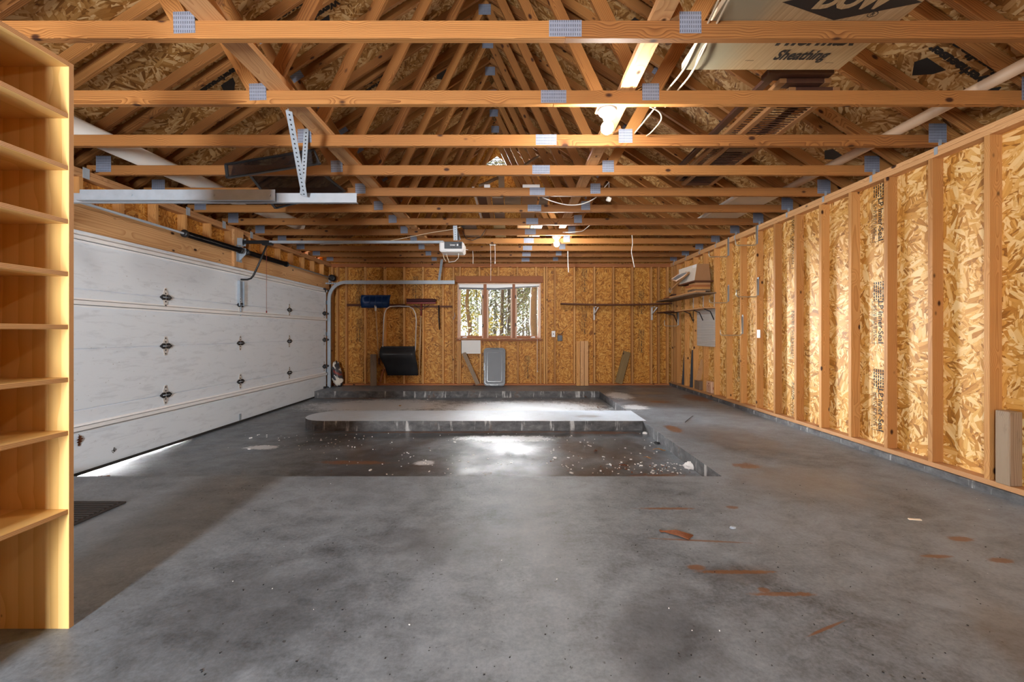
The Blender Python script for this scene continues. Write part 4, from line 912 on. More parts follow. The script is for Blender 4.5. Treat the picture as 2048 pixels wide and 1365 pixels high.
for (w, h, r, d) in ((Wt-0.07, H-0.08, 0.05, 0.034),): mb.prism([lidpt(x, z+(H-h)/2, 0.020) for x, z in rr_poly(w, h, r)], tilt @ Vector((0, -(d-0.020), 0)), M['graypl'])
for w, h, mt, d in ((Wt-0.055, H-0.065, M['darkpl'], 0.0225), (Wt-0.15, H-0.18, M['darkpl'], 0.0345)): mb.prism([lidpt(x, z+(H-h)/2, 0.016) for x, z in rr_poly(w, h, 0.05 if w > .35 else .03)], tilt @ Vector((0, -(d-0.016), 0)), mt)
w, h = Wt-0.17, H-0.2
mb.prism([lidpt(x, z+(H-h)/2, 0.034) for x, z in rr_poly(w, h, 0.02)], tilt @ Vector((0, -0.003, 0)), M['graypl']); mb.build('raised_panel', tl)
mb = MB()
for sx in (-1, 1): mb.box(lidpt(sx*(Wt/2-0.012), H/2, 0.022), (0.022, 0.02, 0.16), M['darkpl'], tilt, 0.004)
for z in (0.02, H-0.02): mb.box(lidpt(0, z, 0.022), (0.18, 0.02, 0.018), M['darkpl'], tilt, 0.004)
mb.build('latch_notch', tl)
# outlet, box
ot = tag(empty('light_switch', at(1107, 668, 9.02)), 'white switch box on a stud right of the window', 'switch')
c = at(1107, 668.5, 8.98); mb = MB(); mb.bb(c.x-0.038, c.x+0.038, 8.985, 9.028, c.z-0.065, c.z+0.065, M['white'], 0.004); mb.build('plate', ot)
mb = MB(); mb.bb(c.x-0.008, c.x+0.008, 8.978, 8.986, c.z-0.016, c.z+0.016, M['graypl'], 0.002); mb.build('toggle', ot)
c = at(1120, 676.5, 9.05); gb = tag(empty('junction_box', (c.x, 9.08, c.z)), 'grey box on the strand board beside the white switch', 'box')
mb = MB(); mb.bb(c.x-0.05, c.x+0.05, 9.04, 9.118, c.z-0.065, c.z+0.06, M['graypl'], 0.006); mb.build('cover', gb)
mb = MB(); mb.tube([(c.x-0.06, 9.06, c.z+0.10), (c.x-0.02, 9.06, c.z+0.07), (c.x+0.03, 9.06, c.z+0.09), (c.x+0.08, 9.07, c.z+0.15)], 0.006, M['black'], 6); mb.build('wire', gb)
for i, px in enumerate((1156, 1164.3, 1172.7)):
    board('stud_offcut', Vector((at(px, 760, 8.985).x, 8.985, 0.004)), at(px, 682.5, 9.0), 0.080, 0.035, M['tan_wood'] if i else M['stud'], ['leftmost, reddest of three boards standing on the back wall', 'middle of three pale boards standing on the back wall', 'rightmost of three pale boards standing on the back wall'][i], group='short boards on the back wall').location.y += 0.0
board('leaning_board', Vector((at(1237, 764, 8.94).x, 8.94, 0.06)), at(1254, 704, 9.0), 0.155, 0.025, M['green_wood'], 'greenish treated board leaning slantwise near the back right corner')
# long shelf with two brackets
ls = tag(empty('wall_shelf', at(1230, 608, 8.9)), 'long sagging dark shelf board on the back wall', 'shelf')
mb = MB(); rows = []
for k in range(13):
    px = 1122+(1341-1122)*k/12; py = 609.5+2.2*math.sin(PI*k/12)-0.5*k/12; c = at(px, py, 8.9); rows.append([mb.bm.verts.new((c.x, y, c.z+dz)) for y, dz in ((8.80, 0), (9.028, 0), (9.028, 0.028), (8.80, 0.028))])
fs = [mb.bm.faces.new((a[j], a[(j+1) % 4], b[(j+1) % 4], b[j])) for a, b in zip(rows, rows[1:]) for j in range(4)] + [mb.bm.faces.new(rows[0]), mb.bm.faces.new(rows[-1][::-1])]
mb._set(fs, M['dark_wood']); mb.build('shelf_board', ls)
for px in (1188.5, 1304): 
    mb = MB(); c = at(px, 616, 9.0); mb.bb(c.x-0.018, c.x+0.018, 9.0, 9.028, c.z-0.26, c.z+0.02, M['alu'], 0.003); mb.tube([(c.x, 9.0, c.z-0.14), (c.x+0.05, 8.83, c.z+0.0)], 0.014, M['alu'], 8); mb.bb(c.x-0.016, c.x+0.016, 8.83, 9.0, c.z+0.0, c.z+0.018, M['alu'], 0.002); mb.build('bracket', ls)
# ------------------------------------------------------------------ right wall storage
def hook(px, pt, pb, tip, label, ytip):
    Y = F*(XR-0.012)/(px-CX); z = lambda py: CH+(CY-py)*Y/F
    xt = (tip-CX)*Y/F; zb4 = z(pb); r = 0.03
    h = tag(empty('storage_hook', (XR-0.01, Y, zb4)), label, 'hook', 'steel storage hooks on the right wall')
    mb = MB(); mb.bb(XR-0.006, XR-0.0005, Y-0.016, Y+0.016, zb4+0.02, z(pt), M['galv'], 0.001); mb.build('back_plate', h)
    xw = XR-0.016
    pts = [(xw, Y, z(pt)-0.02), (xw, Y, zb4+r)] + [(xw-r+r*math.cos(a), Y, zb4+r-r*math.sin(a)) for a in (PI/6, PI/3, PI/2)] + [(xt+r, Y, zb4)] + [(xt+r-r*math.sin(a), Y, zb4+r-r*math.cos(a)) for a in (PI/6, PI/3, PI/2)] + [(xt, Y, z(ytip))]
    mb = MB(); mb.tube(pts, 0.0085, M['zinc'], 10); mb.build('arm', h)
hook(1513, 444, 491, 1471, 'steel hook nearest the camera in the upper row on the right wall', 479)
hook(1456, 475, 514, 1418, 'steel hook touching the top plate above the shelves, beside the cardboard box', 503)
hook(1515, 555, 594, 1473, 'steel hook directly below the nearest upper hook on the right wall', 580)
hook(1456, 570, 606, 1419, 'steel hook close to the near end of the two wall shelves', 599)
hook(1484, 630, 671, 1441, 'lowest steel hook right of the white corrugated panel', 660)
hook(1356, 622, 652.5, 1329, 'steel hook under the far low shelf at the back corner', 641)
Y = F*XR/(1513-CX); mb = MB(); mb.bb(XR-0.012, XR-0.0005, Y-0.10, Y-0.03, CH+(CY-676)*Y/F, CH+(CY-660)*Y/F, M['alu'], 0.002); tag(mb.build('outlet_box'), 'small grey metal electrical box on a right wall stud', 'electrical box')
def wshelf(name, x0, y0, y1, z, t, mat, label, brackets, btm, sag=0):
    r = tag(empty(name, (x0, y0, z)), label, 'shelf')
    beam('shelf_board', ((x0+XR-0.002)/2, y0, z), ((x0+XR-0.002)/2, y1, z), XR-0.002-x0, t, mat, r)
    for y in brackets:
        mb = MB(); mb.bb(XR-0.005, XR-0.0005, y-0.012, y+0.012, z-t/2-0.22, z-t/2, btm); mb.bb(x0+0.03, XR-0.004, y-0.012, y+0.012, z-t/2-0.005, z-t/2-0.0005, btm)
        mb.tube([(x0+0.05, y, z-t/2-0.008), (XR-0.07, y, z-t/2-0.05), (XR-0.008, y, z-t/2-0.19)], 0.009, btm, 8); mb.build('bracket', r)
    return r
wshelf('wall_shelf', 3.13, 6.98, 8.22, CH+0.41, 0.02, M['tan_wood'], 'lower plank shelf on the right wall, above the white panel', (7.05, 7.46, 7.87), M['black'])
wshelf('wall_shelf', 3.03, 8.27, 8.98, CH+0.415, 0.018, M['dark_wood'], 'short dark low shelf in the back right corner', (8.65,), M['black'])
ush = wshelf('wall_shelf', 3.02, 6.98, 8.95, CH+0.655, 0.022, M['gray_wood'], 'upper grey plank shelf on the right wall, loaded with lumber', (), M['galv'])
for y in (7.05, 7.46, 7.87): mb = MB(); mb.bb(XR-0.005, XR-0.0005, y-0.014, y+0.014, CH+0.42, CH+0.643, M['alu']); mb.build('shelf_standard', ush)
zs_ = CH+0.667
board('shelf_plank', (3.10, 7.0, zs_+0.014), (3.10, 8.20, zs_+0.012), 0.16, 0.025, M['tan_wood'], 'pale plank along the front edge of the upper right shelf', up=(0, 0, 1))
rr = random.Random(11)
za = zs_+0.03
names = ['lowest board of the lumber stack on the upper shelf', 'second lowest board of the lumber stack on the upper shelf', 'third board up in the lumber stack on the upper shelf', 'top board of the lumber stack, right under the cardboard box']
for k, (mt, dx) in enumerate(((M['gray_wood'], 0.0), (M['stud'], -0.02), (M['red_wood'], -0.035), (M['tan_wood'], 0.02))):
    board('stacked_board', (3.06+dx, 7.30, za+0.019), (3.34, 7.30, za+0.019), 0.26, 0.037, mt, names[k], up=(0, 0, 1)); za += 0.0375
za += 0.001
tz = za+0.012
board('stacked_sheet', (3.02, 7.42, tz), (3.345, 7.42, tz), 0.7, 0.022, M['dark_wood'], 'thin dark panel that the cardboard box stands on', up=(0, 0, 1))
# cardboard box, sides leaning a little
cb = tag(empty('cardboard_box', (3.2, 7.45, tz+0.012)), 'brown cardboard box with a white side, on the upper right shelf', 'box')
zb5 = tz+0.0125; zt5 = zb5+0.285; b0 = [(3.055, 7.14), (3.335, 7.14), (3.335, 7.78), (3.055, 7.78)]; t0_ = [(3.10, 7.14), (3.30, 7.14), (3.31, 7.80), (3.05, 7.80)]
mb = MB(); vb_ = [mb.bm.verts.new((x, y, zb5)) for x, y in b0]; vt = [mb.bm.verts.new((x, y, zt5)) for x, y in t0_]
for k, m_ in ((0, M['card']), (1, M['card']), (2, M['card']), (3, M['whitecard'])): mb._set([mb.bm.faces.new((vb_[k], vb_[(k+1) % 4], vt[(k+1) % 4], vt[k]))], m_)
mb._set([mb.bm.faces.new(vb_[::-1]), mb.bm.faces.new(vt)], M['card']); body = mb.build('carton', cb)
n_ = Vector((-0.285, 0, 0.045)).normalized()
it = []
for r_, (x0_, x1_) in enumerate(((-.11, .10), (-.13, .12))):
    x = x0_
    while x < x1_: l = rr.uniform(.01, .03); it.append(('bar', x, x+l, -r_*0.045, -r_*0.045+0.022)); x += l+0.008
print_mark('faint_print', it, frame_uv((3.068, 7.48, zb5+0.17), (0, -1, 0), (0.045, 0, 0.285)), M['gray_wood'], body, 0.006)
mb = MB(); mb.box((3.088, 7.22, zt5-0.03), (0.004, 0.14, 0.05), M['white'], Euler((0, -0.1, 0))); mb.build('tape_strip', cb)
# leaning frame, stick, wire, loose planks
fr = tag(empty('wooden_frame', (3.0, 7.9, zs_)), 'small glazed wooden frame tilted under the cardboard box', 'frame')
P4 = [at(1344, 559, 8.05), at(1367, 543, 7.75), at(1378, 546, 7.35), at(1353, 562, 7.5)]
for a, b in zip(P4, P4[1:]+P4[:1]): beam('rail', a, b, 0.03, 0.02, M['jamb'], fr)
mb = MB(); mb.prism(P4, (0, 0, 0.004), M['galv']); mb.build('pane', fr)
board('leaning_stick', at(1342, 580, 7.95), at(1378, 546, 7.2), 0.03, 0.02, M['tan_wood'], 'pale stick slanting up across the shelf lumber', up=(0, 0, 1))
board('shelf_plank', (3.15, 7.62, zs_+0.037), (3.15, 8.75, zs_+0.037), 0.10, 0.02, M['red_wood'], 'reddish plank lying far along the upper shelf', up=(0, 0, 1))
board('shelf_plank', (3.25, 7.60, zs_+0.012), (3.25, 8.85, zs_+0.02), 0.09, 0.022, M['gray_wood'], 'grey plank at the wall side of the upper shelf', up=(0, 0, 1))
board('shelf_plank', (3.04, 8.0, zs_+0.052), (3.26, 8.8, zs_+0.06), 0.08, 0.02, M['dark_wood'], 'dark plank lying askew on the far upper shelf', up=(0, 0, 1))
mb = MB(); mb.tube([at(1340, 586, 7.9), at(1338, 580, 7.9), at(1341, 575, 7.9), at(1343, 580, 7.9), at(1340, 586, 7.9)], 0.004, M['steel'], 6); tag(mb.build('wire_loop'), 'bent wire loop at the front of the upper shelf', 'wire')
# white corrugated panel
wp = MB(); ya, yb_ = 7.0, 7.70; zt6, zb6 = CH+0.395, CH-0.24; n = 22
prev = None
for k in range(n*2+1):
    z = zb6+(zt6-zb6)*k/(n*2); x = XR-0.006-(0.007 if k % 2 else 0.0); row = [wp.bm.verts.new((x, ya, z)), wp.bm.verts.new((x, yb_, z))]
    if prev: wp._set([wp.bm.faces.new((prev[0], prev[1], row[1], row[0]))], M['white'])
    prev = row
bmesh.ops.solidify(wp.bm, geom=wp.bm.faces[:], thickness=0.003)
tag(wp.build('corrugated_panel'), 'white ribbed plastic panel hung on the right wall below the shelf', 'panel')
zp_ = ZB+TH+0.001
board('trim_strip', (XR+0.03, 8.02, zp_), (XR+0.055, 7.99, CH-0.33), 0.012, 0.075, M['opener'], 'dark grey trim strip, nearer of two leaning on the right wall', 'trim strip', up=(1, 0, 0))
board('trim_strip', (XR+0.03, 8.42, zp_), (XR+0.05, 8.34, CH-0.32), 0.012, 0.06, M['opener'], 'dark grey trim strip, farther of two leaning on the right wall', 'trim strip', up=(1, 0, 0))
mb = MB(); mb.bb(XR+0.002, XR+0.085, 7.62, 7.84, zp_, zp_+0.16, M['gray_wood'], 0.004); tag(mb.build('wood_block'), 'grey wood block standing on the right wall bottom plate', 'block')
board('leaning_board', (XR+0.04, 7.76, zp_+0.165), (XR+0.06, 7.60, zp_+0.55), 0.02, 0.09, M['tan_wood'], 'short pale board leaning on top of the grey wood block', up=(1, 0, 0))
hb = tag(empty('painted_block', (XR+0.03, 7.28, zp_)), 'pale wood block with red painted marks, on the bottom plate', 'block')
mb = MB(); mb.bb(XR+0.0, XR+0.075, 7.16, 7.36, zp_, zp_+0.20, M['pinkwood'], 0.012); bd_ = mb.build('block', hb)
it = []
def ring_poly(cx, cy, rx, ry, t, a0=0, a1=2*PI, n=16):
    out = []
    for k in range(n):
        a, b = a0+(a1-a0)*k/n, a0+(a1-a0)*(k+1)/n
        out.append(('poly', [(cx+rx*math.cos(a), cy+ry*math.sin(a)), (cx+rx*math.cos(b), cy+ry*math.sin(b)), (cx+(rx-t)*math.cos(b), cy+(ry-t)*math.sin(b)), (cx+(rx-t)*math.cos(a), cy+(ry-t)*math.sin(a))]))
    return out
it = ring_poly(-0.028, -0.02, 0.030, 0.055, 0.008, 0.2, PI+1.2) + ring_poly(0.028, -0.02, 0.030, 0.055, 0.008, -1.2, PI-0.2) + ring_poly(0, -0.03, 0.012, 0.04, 0.005) + [('poly', [(-.02, .06), (0, .045), (.02, .06), (0, .078)])]
print_mark('painted_mark', it, frame_uv((XR+0.0, 7.26, zp_+0.10), (0, -1, 0), (0, 0, 1)), M['redink'], bd_, 0.002)
print_mark('painted_mark', ring_poly(0, 0, 0.02, 0.03, 0.02), frame_uv((XR+0.045, 7.16, zp_+0.09), (1, 0, 0), (0, 0, 1)), M['redink'], bd_, 0.002)
o = beam('post_offcut', (XR+0.032, 2.893, zp_), (XR+0.032, 2.893, zp_+0.50), 0.088, 0.088, M['gray_wood'], None, up=(0, 1, 0), bev=0.004); tag(o, 'short weathered square post standing by the nearest right wall stud', 'post')
# ------------------------------------------------------------------ overhead storage
zc = ZP+0.089+0.001
fb = tag(empty('foam_board', (1.46, 1.8, zc)), 'tan printed insulation board lying across the nearest chords', 'insulation board')
X0, X1, FY0, FY1 = 1.0, 1.93, 0.9, 2.515
mb = MB(); mb.bb(X0, X1, FY0, FY1, zc+0.003, zc+0.036, M['foam']); mb.bb(X0, X1, FY0, FY1, zc, zc+0.003, M['facer']); sb = mb.build('sheet', fb)
Mx = lambda x, y: frame_uv((x, y, zc), (1, 0, 0), (0, -1, 0))
print_mark('lettering', [('text', 'Sheathing', 0.115, 0, 0, 0.003, 0.05, 0.66)], Mx(1.625, 2.385), M['ink'], sb, 0.0012)
print_mark('lettering', [('text', 'Thermax', 0.20, 0, 0, 0.007, 0.05, 0.60)], Mx(1.615, 2.235), M['ink'], sb, 0.0012)
print_mark('logo_diamond', [('poly', [(-0.33, 0), (0, -0.115), (0.33, 0), (0, 0.115)])], Mx(1.60, 2.00), M['ink'], sb, 0.0010)
print_mark('lettering', [('text', 'DOW', 0.135, 0, 0, 0.008, 0.1, 0.95)], Mx(1.60, 1.992), M['facer'], sb, 0.0022)
print_mark('lettering', ring_poly(0, 0, 0.024, 0.02, 0.003)+[('text', 'R', 0.028, 0, 0, 0)], Mx(1.76, 2.075), M['ink'], sb, 0.0012)
print_mark('lettering', [('bar', -.05, 0, 0, .003), ('bar', .42, .47, -0.02, -.017)], Mx(1.38, 2.43), M['ink'], sb, 0.0012)
for b_ in sb.children: b_.name = b_.name
# truss above the camera that also carries the board
c = copy_tree(t0, Vector((RX, YT[0]-0.61, ZP))); c['label'] = 'orange pine roof truss overhead of the camera, out of view'
def shutter(x0, y0, y1, z, label, tilt=0.0):
    r = tag(empty('louvred_shutter', (x0+0.165, (y0+y1)/2, z)), label, 'shutter', 'louvred shutters on the chords')
    w, t = 0.33, 0.03
    for xx in (x0, x0+w-0.045): mb = MB(); mb.bb(xx, xx+0.045, y0, y1, z, z+t, M['shutter_edge'], 0.003); mb.build('stile', r)
    for yy in (y0, (y0+y1)/2-0.03, y1-0.07): mb = MB(); mb.bb(x0+0.045, x0+w-0.045, yy, yy+0.07, z, z+t, M['shutter'], 0.003); mb.build('rail', r)
    mb = MB(); n = int((y1-y0-0.14)/0.034)
    for k in range(n):
        yy = y0+0.07+(k+.5)*(y1-y0-0.14)/n
        if abs(yy-(y0+y1)/2-0.005) < 0.045: continue
        mb.box((x0+w/2, yy, z+t/2), (w-0.09, 0.034, 0.006), M['shutter'], Euler((0.5, 0, 0)))
    mb.build('louvre_panel', r)
shutter(1.785, 2.74, 4.50, zc, 'lower dark brown louvred shutter lying on the chords at right')
shutter(1.70, 2.70, 4.46, zc+0.033, 'upper dark brown louvred shutter stacked on the other one')
mb = MB(); mb.bb(1.60, 2.02, 2.66, 2.74, zc+0.065, zc+0.10, M['shutter'], 0.006); mb.bb(1.62, 1.68, 2.66, 4.4, zc+0.065, zc+0.09, M['shutter'], 0.004); tag(mb.build('shutter_rail'), 'dark shutter frame piece on top of the stacked shutters', 'board')
mb = MB(); mb.bb(2.60, 3.06, 4.80, 6.05, zc, zc+0.02, M['palepanel'], 0.003); mb.bb(2.555, 2.60, 4.80, 6.05, zc, zc+0.03, M['alu'], 0.003); tag(mb.build('pale_panel'), 'pale grey panel lying on the chords above the right wall', 'panel')
# pipes
mb = MB(); mb.tube([(-3.53, 3.15, zc+0.085), (-3.44, 4.9, zc+0.085), (-3.26, 6.5, zc+0.085)], 0.082, M['pvc'], 20); tag(mb.build('white_pipe'), 'thick white pipe lying on the chords at far left', 'pipe')
mb = MB(); mb.tube([(3.05, 2.2, zc+0.04), (3.05, 5.2, zc+0.04)], 0.038, M['pipe'], 16); tag(mb.build('buff_pipe'), 'long buff pipe lying on the chords at right', 'pipe')
mb = MB(); mb.bb(-3.25, -3.02, 4.65, 5.5, zc, zc+0.02, M['black'], 0.003); tag(mb.build('black_sheet'), 'narrow black panel lying beside the white pipe', 'panel')
# insect screens
def screen(c4, label):
    r = tag(empty('insect_screen', sum(c4, Vector())/4), label, 'window screen', 'dark insect screens stored overhead')
    for a, b in zip(c4, c4[1:]+c4[:1]): beam('frame_rail', a, b, 0.028, 0.012, M['black'], r)
    mb = MB(); mb.prism(c4, (0, 0, 0.001), M['screen']); mb.build('mesh', r)
screen([at(452, 329, 3.80), at(628, 300, 3.42), at(640, 327, 3.42), at(455, 356, 3.86)], 'black framed insect screen tilted in front of the fourth chord')
screen([at(500, 350, 4.02), at(648, 350, 4.02), at(690, 383, 4.50), at(551, 417, 4.85)], 'black framed insect screen drooping above the near door track')
mb = MB(); mb.tube([at(636, 330, 3.98), at(655, 352, 4.2), at(672, 372, 4.5)], 0.012, M['black'], 8); tag(mb.build('black_bar'), 'black bar sloping down beside the insect screens', 'bar')
# boards and tiles stored over the middle
def tile(px0, px1, Y0, Y1, mat, label, h=0.015, dz=0.0):
    a = (px0-CX)*Y0/F; b = (px1-CX)*Y0/F; mb = MB(); mb.bb(a, b, Y0, Y1, zc+dz, zc+dz+h, mat, 0.002); tag(mb.build('stored_board'), label, 'board')
Y5 = 4.62
tile(944, 949, Y5, 6.0, M['alu'], 'thin bright strip at the left end of the overhead boards', 0.03)
tile(951, 969, Y5, 5.9, M['dark_wood'], 'brown board left of the black tile on the chords')
tile(970, 979, Y5+0.05, 5.9, M['card'], 'narrow cardboard strip beside the black tile on the chords', 0.02)
tile(981, 1006, Y5, 6.0, M['darkpl'], 'wide black tile lying over the middle chords', 0.02)
tile(1008, 1043, Y5+0.1, 5.3, M['gray_wood'], 'grey board right of the black tile on the chords')
tile(1045, 1079, Y5, 5.9, M['card'], 'brown board with pale end lying right of centre on the chords', 0.02)
tile(1081, 1099, Y5+0.2, 5.2, M['gray_wood'], 'small grey board at the right end of the overhead boards')
for a, b, l in ((969, 981, 'white strip on the front of the middle overhead boards'), (1045, 1079, 'pale strip on the front edge of the right overhead board')):
    mb = MB(); x0_, x1_ = (a-CX)*Y5/F, (b-CX)*Y5/F; mb.bb(x0_, x1_, Y5-0.06, Y5-0.005, zc, zc+0.035, M['white'], 0.003); tag(mb.build('white_strip'), l, 'strip')
Y7 = 5.85
tile(920, 950, Y7+.22, 6.95, M['darkpl'], 'dark board above the opener on the chords', 0.02, 0.0)
tile(986, 1010, Y7+.22, 6.95, M['green_wood'], 'olive board lying on the far chords', 0.02)
tile(1035, 1060, Y7+.22, 6.9, M['tan_wood'], 'bright orange board lying on the far chords', 0.02)
tile(1069, 1086, Y7+.22, 6.9, M['white'], 'white board lying on the far chords', 0.02)
tile(1062, 1068, Y7+.22, 6.9, M['palepanel'], 'narrow pale board between the orange and white boards', 0.02)
board('leaning_plank', at(1046, 333, 5.7), at(1073, 314, 5.9), 0.10, 0.02, M['gray_wood'], 'grey plank tilted among the webs right of the gable vent', up=(0, 0, 1))
board('leaning_plank', at(962, 371, 5.3), at(1000, 354, 5.7), 0.07, 0.03, M['gray_wood'], 'thick weathered stick tilted beneath the gable vent', up=(0, 0, 1))
mb = MB(); a = at(1003, 362, 5.4); mb.box((a.x, 5.4, a.z-0.005), (0.075, 0.05, 0.17), M['gray_wood']); tag(mb.build('short_post'), 'short dark post standing beneath the gable vent', 'post')
# short board pieces in the far right corner
board('corner_board', at(1338, 505, 8.5), at(1362, 503, 8.6), 0.06, 0.03, M['tan_wood'], 'short pale board end near the back right ceiling corner', up=(0, 0, 1))
# ------------------------------------------------------------------ cables and cords
def cable(pts, r, mat, label, name='electric_cable', cat='cable'):
    P = [at(*p) for p in pts]; out = []
    for i in range(len(P)-1):
        p0, p1, p2, p3 = P[max(i-1, 0)], P[i], P[i+1], P[min(i+2, len(P)-1)]
        for k in range(6):
            t = k/6; out.append(0.5*((2*p1)+(p2-p0)*t+(2*p0-5*p1+4*p2-p3)*t*t+(3*p1-p0-3*p2+p3)*t**3))
    out.append(P[-1]); mb = MB(); mb.tube(out, r, mat, 7); return tag(mb.build(name), label, cat)
cable([(1441, -8, 1.90), (1418, 42, 2.10), (1398, 78, 2.24), (1368, 138, 2.5), (1336, 179, 2.72), (1305, 222, 2.98), (1268, 268, 3.34)], 0.0055, M['cable'], 'cream cable running left of the others past the foam board')
cable([(1462, -8, 1.90), (1436, 42, 2.10), (1414, 86, 2.26), (1384, 145, 2.5), (1357, 179, 2.72), (1330, 214, 2.9)], 0.0055, M['cable'], 'cream cable hugging the left edge of the foam board')
cable([(1412, 84, 2.28), (1399, 108, 2.36), (1388, 135, 2.5), (1370, 165, 2.62)], 0.004, M['cable'], 'thin short cream cable between the two longer ones')
cable([(1300, 214, 2.80), (1318, 224, 2.85), (1322, 240, 2.9), (1305, 262, 3.1), (1293, 272, 3.3)], 0.0045, M['cable'], 'looped cream cable right of the nearer bulb')
cable([(1085, 395, 4.70), (1105, 403, 4.7), (1135, 410, 4.75), (1165, 408, 4.75), (1192, 395, 4.72), (1210, 374, 4.66), (1218, 364, 4.62)], 0.0055, M['whitecord'], 'white cable sagging across the middle chords')
cable([(1218, 366, 4.6), (1218, 394, 4.6)], 0.003, M['whitecord'], 'thin cord holding the small white receptacle', 'hanging_cord', 'cord')
mb = MB(); c = at(1217.5, 399, 4.6); mb.box(c, (0.045, 0.04, 0.045), M['whitecord'], Euler((0.2, 0.3, 0.3)), 0.006); tag(mb.build('cord_connector'), 'small cream receptacle dangling below the middle chords', 'connector')
cable([(1123, 465, 6.40), (1150, 464, 6.3), (1165, 462, 6.3), (1178, 452, 6.25), (1182, 448, 6.2)], 0.005, M['whitecord'], 'white cable from the farther bulb to the chords')
def cord(px, y0, y1, Y, label, r=0.0035, knob=True):
    mb = MB(); a, b = at(px, y0, Y), at(px+0.5, y1, Y); mb.tube([a, (a+b)/2+Vector((0.004, 0, 0)), b], r, M['whitecord'], 6)
    if knob: mb.lathe(b, [(0.006, -0.035), (0.011, -0.02), (0.008, 0.0), (0.004, 0.01)], M['whitecord'], 'Z', 8)
    tag(mb.build('pull_cord'), label, 'cord')
cord(981, 487.5, 562, 7.015, 'long white pull cord hanging in front of the window', 0.003, False)
cord(989.5, 487.5, 524, 7.015, 'short pull cord with a knob right of the long one')
cord(945.5, 502, 528, 7.625, 'frayed white cord end hanging right of the opener', 0.007, False)
cable([(1264, 470.5, 6.405), (1265, 488, 6.405), (1263, 504, 6.405), (1266, 520, 6.405), (1269, 535, 6.405)], 0.006, M['whitecord'], 'kinked white cord dangling between the far bulb and right wall', 'hanging_cord', 'cord')
cable([(1135.5, 501.5, 7.625), (1136, 525, 7.625), (1137, 545, 7.625)], 0.009, M['whitecord'], 'stiff white rod-like cord hanging right of the window', 'hanging_cord', 'cord')
cable([(979, 490, 7.005), (985, 490.5, 7.005), (992, 490, 7.005)], 0.005, M['whitecord'], 'small white crossbar tying the pull cords', 'cord_crossbar', 'cord')
# ------------------------------------------------------------------ floor litter
mb = MB(); mb.bb(-3.35, -2.56, 1.95, 2.81, 0.0, 0.012, M['mat'], 0.003)
for i in range(26): mb.bb(-3.33, -2.58, 1.97+i*0.032, 1.985+i*0.032, 0.012, 0.017, M['mat'])
tag(mb.build('floor_mat'), 'black ribbed floor mat on the concrete behind the bookcase', 'mat')
def pitz(x, y): t = max(0, min(1, (1.65-x)/5.5)); nr = max(0, min(1, (5.5-y)/2.2)); return -0.118-0.012*t-0.014*nr*t**2+0.003
def onfloor(px, py, z=0.0):
    Y = F*(CH-z)/(py-CY); return Vector(((px-CX)*Y/F, Y, z))
LV = [(1188, 855, M['leaftan'], .11, 'yellow leaf upright against the island curb'), (1318, 903, M['leaftan'], .13, 'largest tan leaf near the right pit curb'), (1294, 919, M['leaftan'], .09, 'flat yellow leaf left of the white lump in the pit'),
      (1247, 935, M['leafbrown'], .09, 'curled brown leaf near the front edge of the pit'), (1192, 905, M['leafbrown'], .07, 'small dark leaf in the middle of the pit'), (806, 790, M['leafbrown'], .10, 'red brown leaf at the foot of the back step'),
      (800, 814, M['leaftan'], .10, 'tan leaf lying in the far parking bay'), (200, 958, M['leafbrown'], .07, 'left one of two brown leaves at the door gap'), (214, 957, M['leafbrown'], .07, 'right one of two brown leaves at the door gap'), (1170, 795, M['leafbrown'], .10, 'dark leaf near the right end of the back step')]
for px, py, mt, L, lab in LV:
    z = -0.12; p = onfloor(px, py, z); z = pitz(p.x, p.y); p = onfloor(px, py, z)
    a = rr.uniform(0, 6.28); oak_leaf('dry_leaf', (p.x, p.y, z+0.010), (math.cos(a), math.sin(a), 0.12), (-math.sin(a), math.cos(a), 0.15), L, mt, lab, group='dry leaves on the pit floor')
def lump(name, p, r, mat, label, cat, seed, sub=3):
    bm = bmesh.new(); bmesh.ops.create_icosphere(bm, subdivisions=sub, radius=1.0)
    for v in bm.verts:
        n_ = v.co.normalized(); k = 1+0.3*mnoise.noise(n_*2.2+Vector((seed, 0, 0)))+0.2*mnoise.noise(n_*6+Vector((0, seed, 0))); v.co = Vector((n_.x*k*r[0], n_.y*k*r[1], max(n_.z*k*r[2], -0.003)))
    me = bpy.data.meshes.new(name); bm.to_mesh(me); bm.free(); me.materials.append(mat); return tag(link(name, me, Matrix.Translation(p+Vector((0, 0, 0.003)))), label, cat)
p = onfloor(1386, 936, -0.118); lump('snow_lump', p, (0.085, 0.06, 0.05), M['snow'], 'white lump in the near right corner of the pit', 'snow lump', 2.0)
p = onfloor(1290, 868, -0.118); lump('snow_lump', p, (0.03, 0.03, 0.02), M['snow'], 'small white lump at the foot of the right pit curb', 'snow lump', 5.0)
p = onfloor(1313, 888, -0.118); lump('dirt_clod', p, (0.035, 0.025, 0.02), M['black'], 'dark clod beside the right pit curb', 'clod', 7.0)
mb = MB()
for k in range(420):
    u = rr.random()
    if u < 0.45: px, py = rr.uniform(640, 1380), rr.uniform(866, 950)
    elif u < 0.7: px, py = rr.gauss(1290, 70), rr.uniform(925, 950)
    elif u < 0.85: px, py = rr.gauss(600, 60), rr.uniform(868, 900)
    else: px, py = rr.uniform(700, 1200), rr.uniform(795, 818)
    p = onfloor(px, py, -0.12)
    if p.x > 1.6 or p.x < -3.7: continue
    z = pitz(p.x, p.y); s_ = rr.uniform(0.003, 0.009)*(1.8 if rr.random() < .08 else 1); mb.box((p.x, p.y, z+s_*0.35), (s_*rr.uniform(1, 3), s_, s_*0.7), M['snow'] if rr.random() < .88 else M['leafbrown'], Euler((0, 0, rr.uniform(0, 3))))
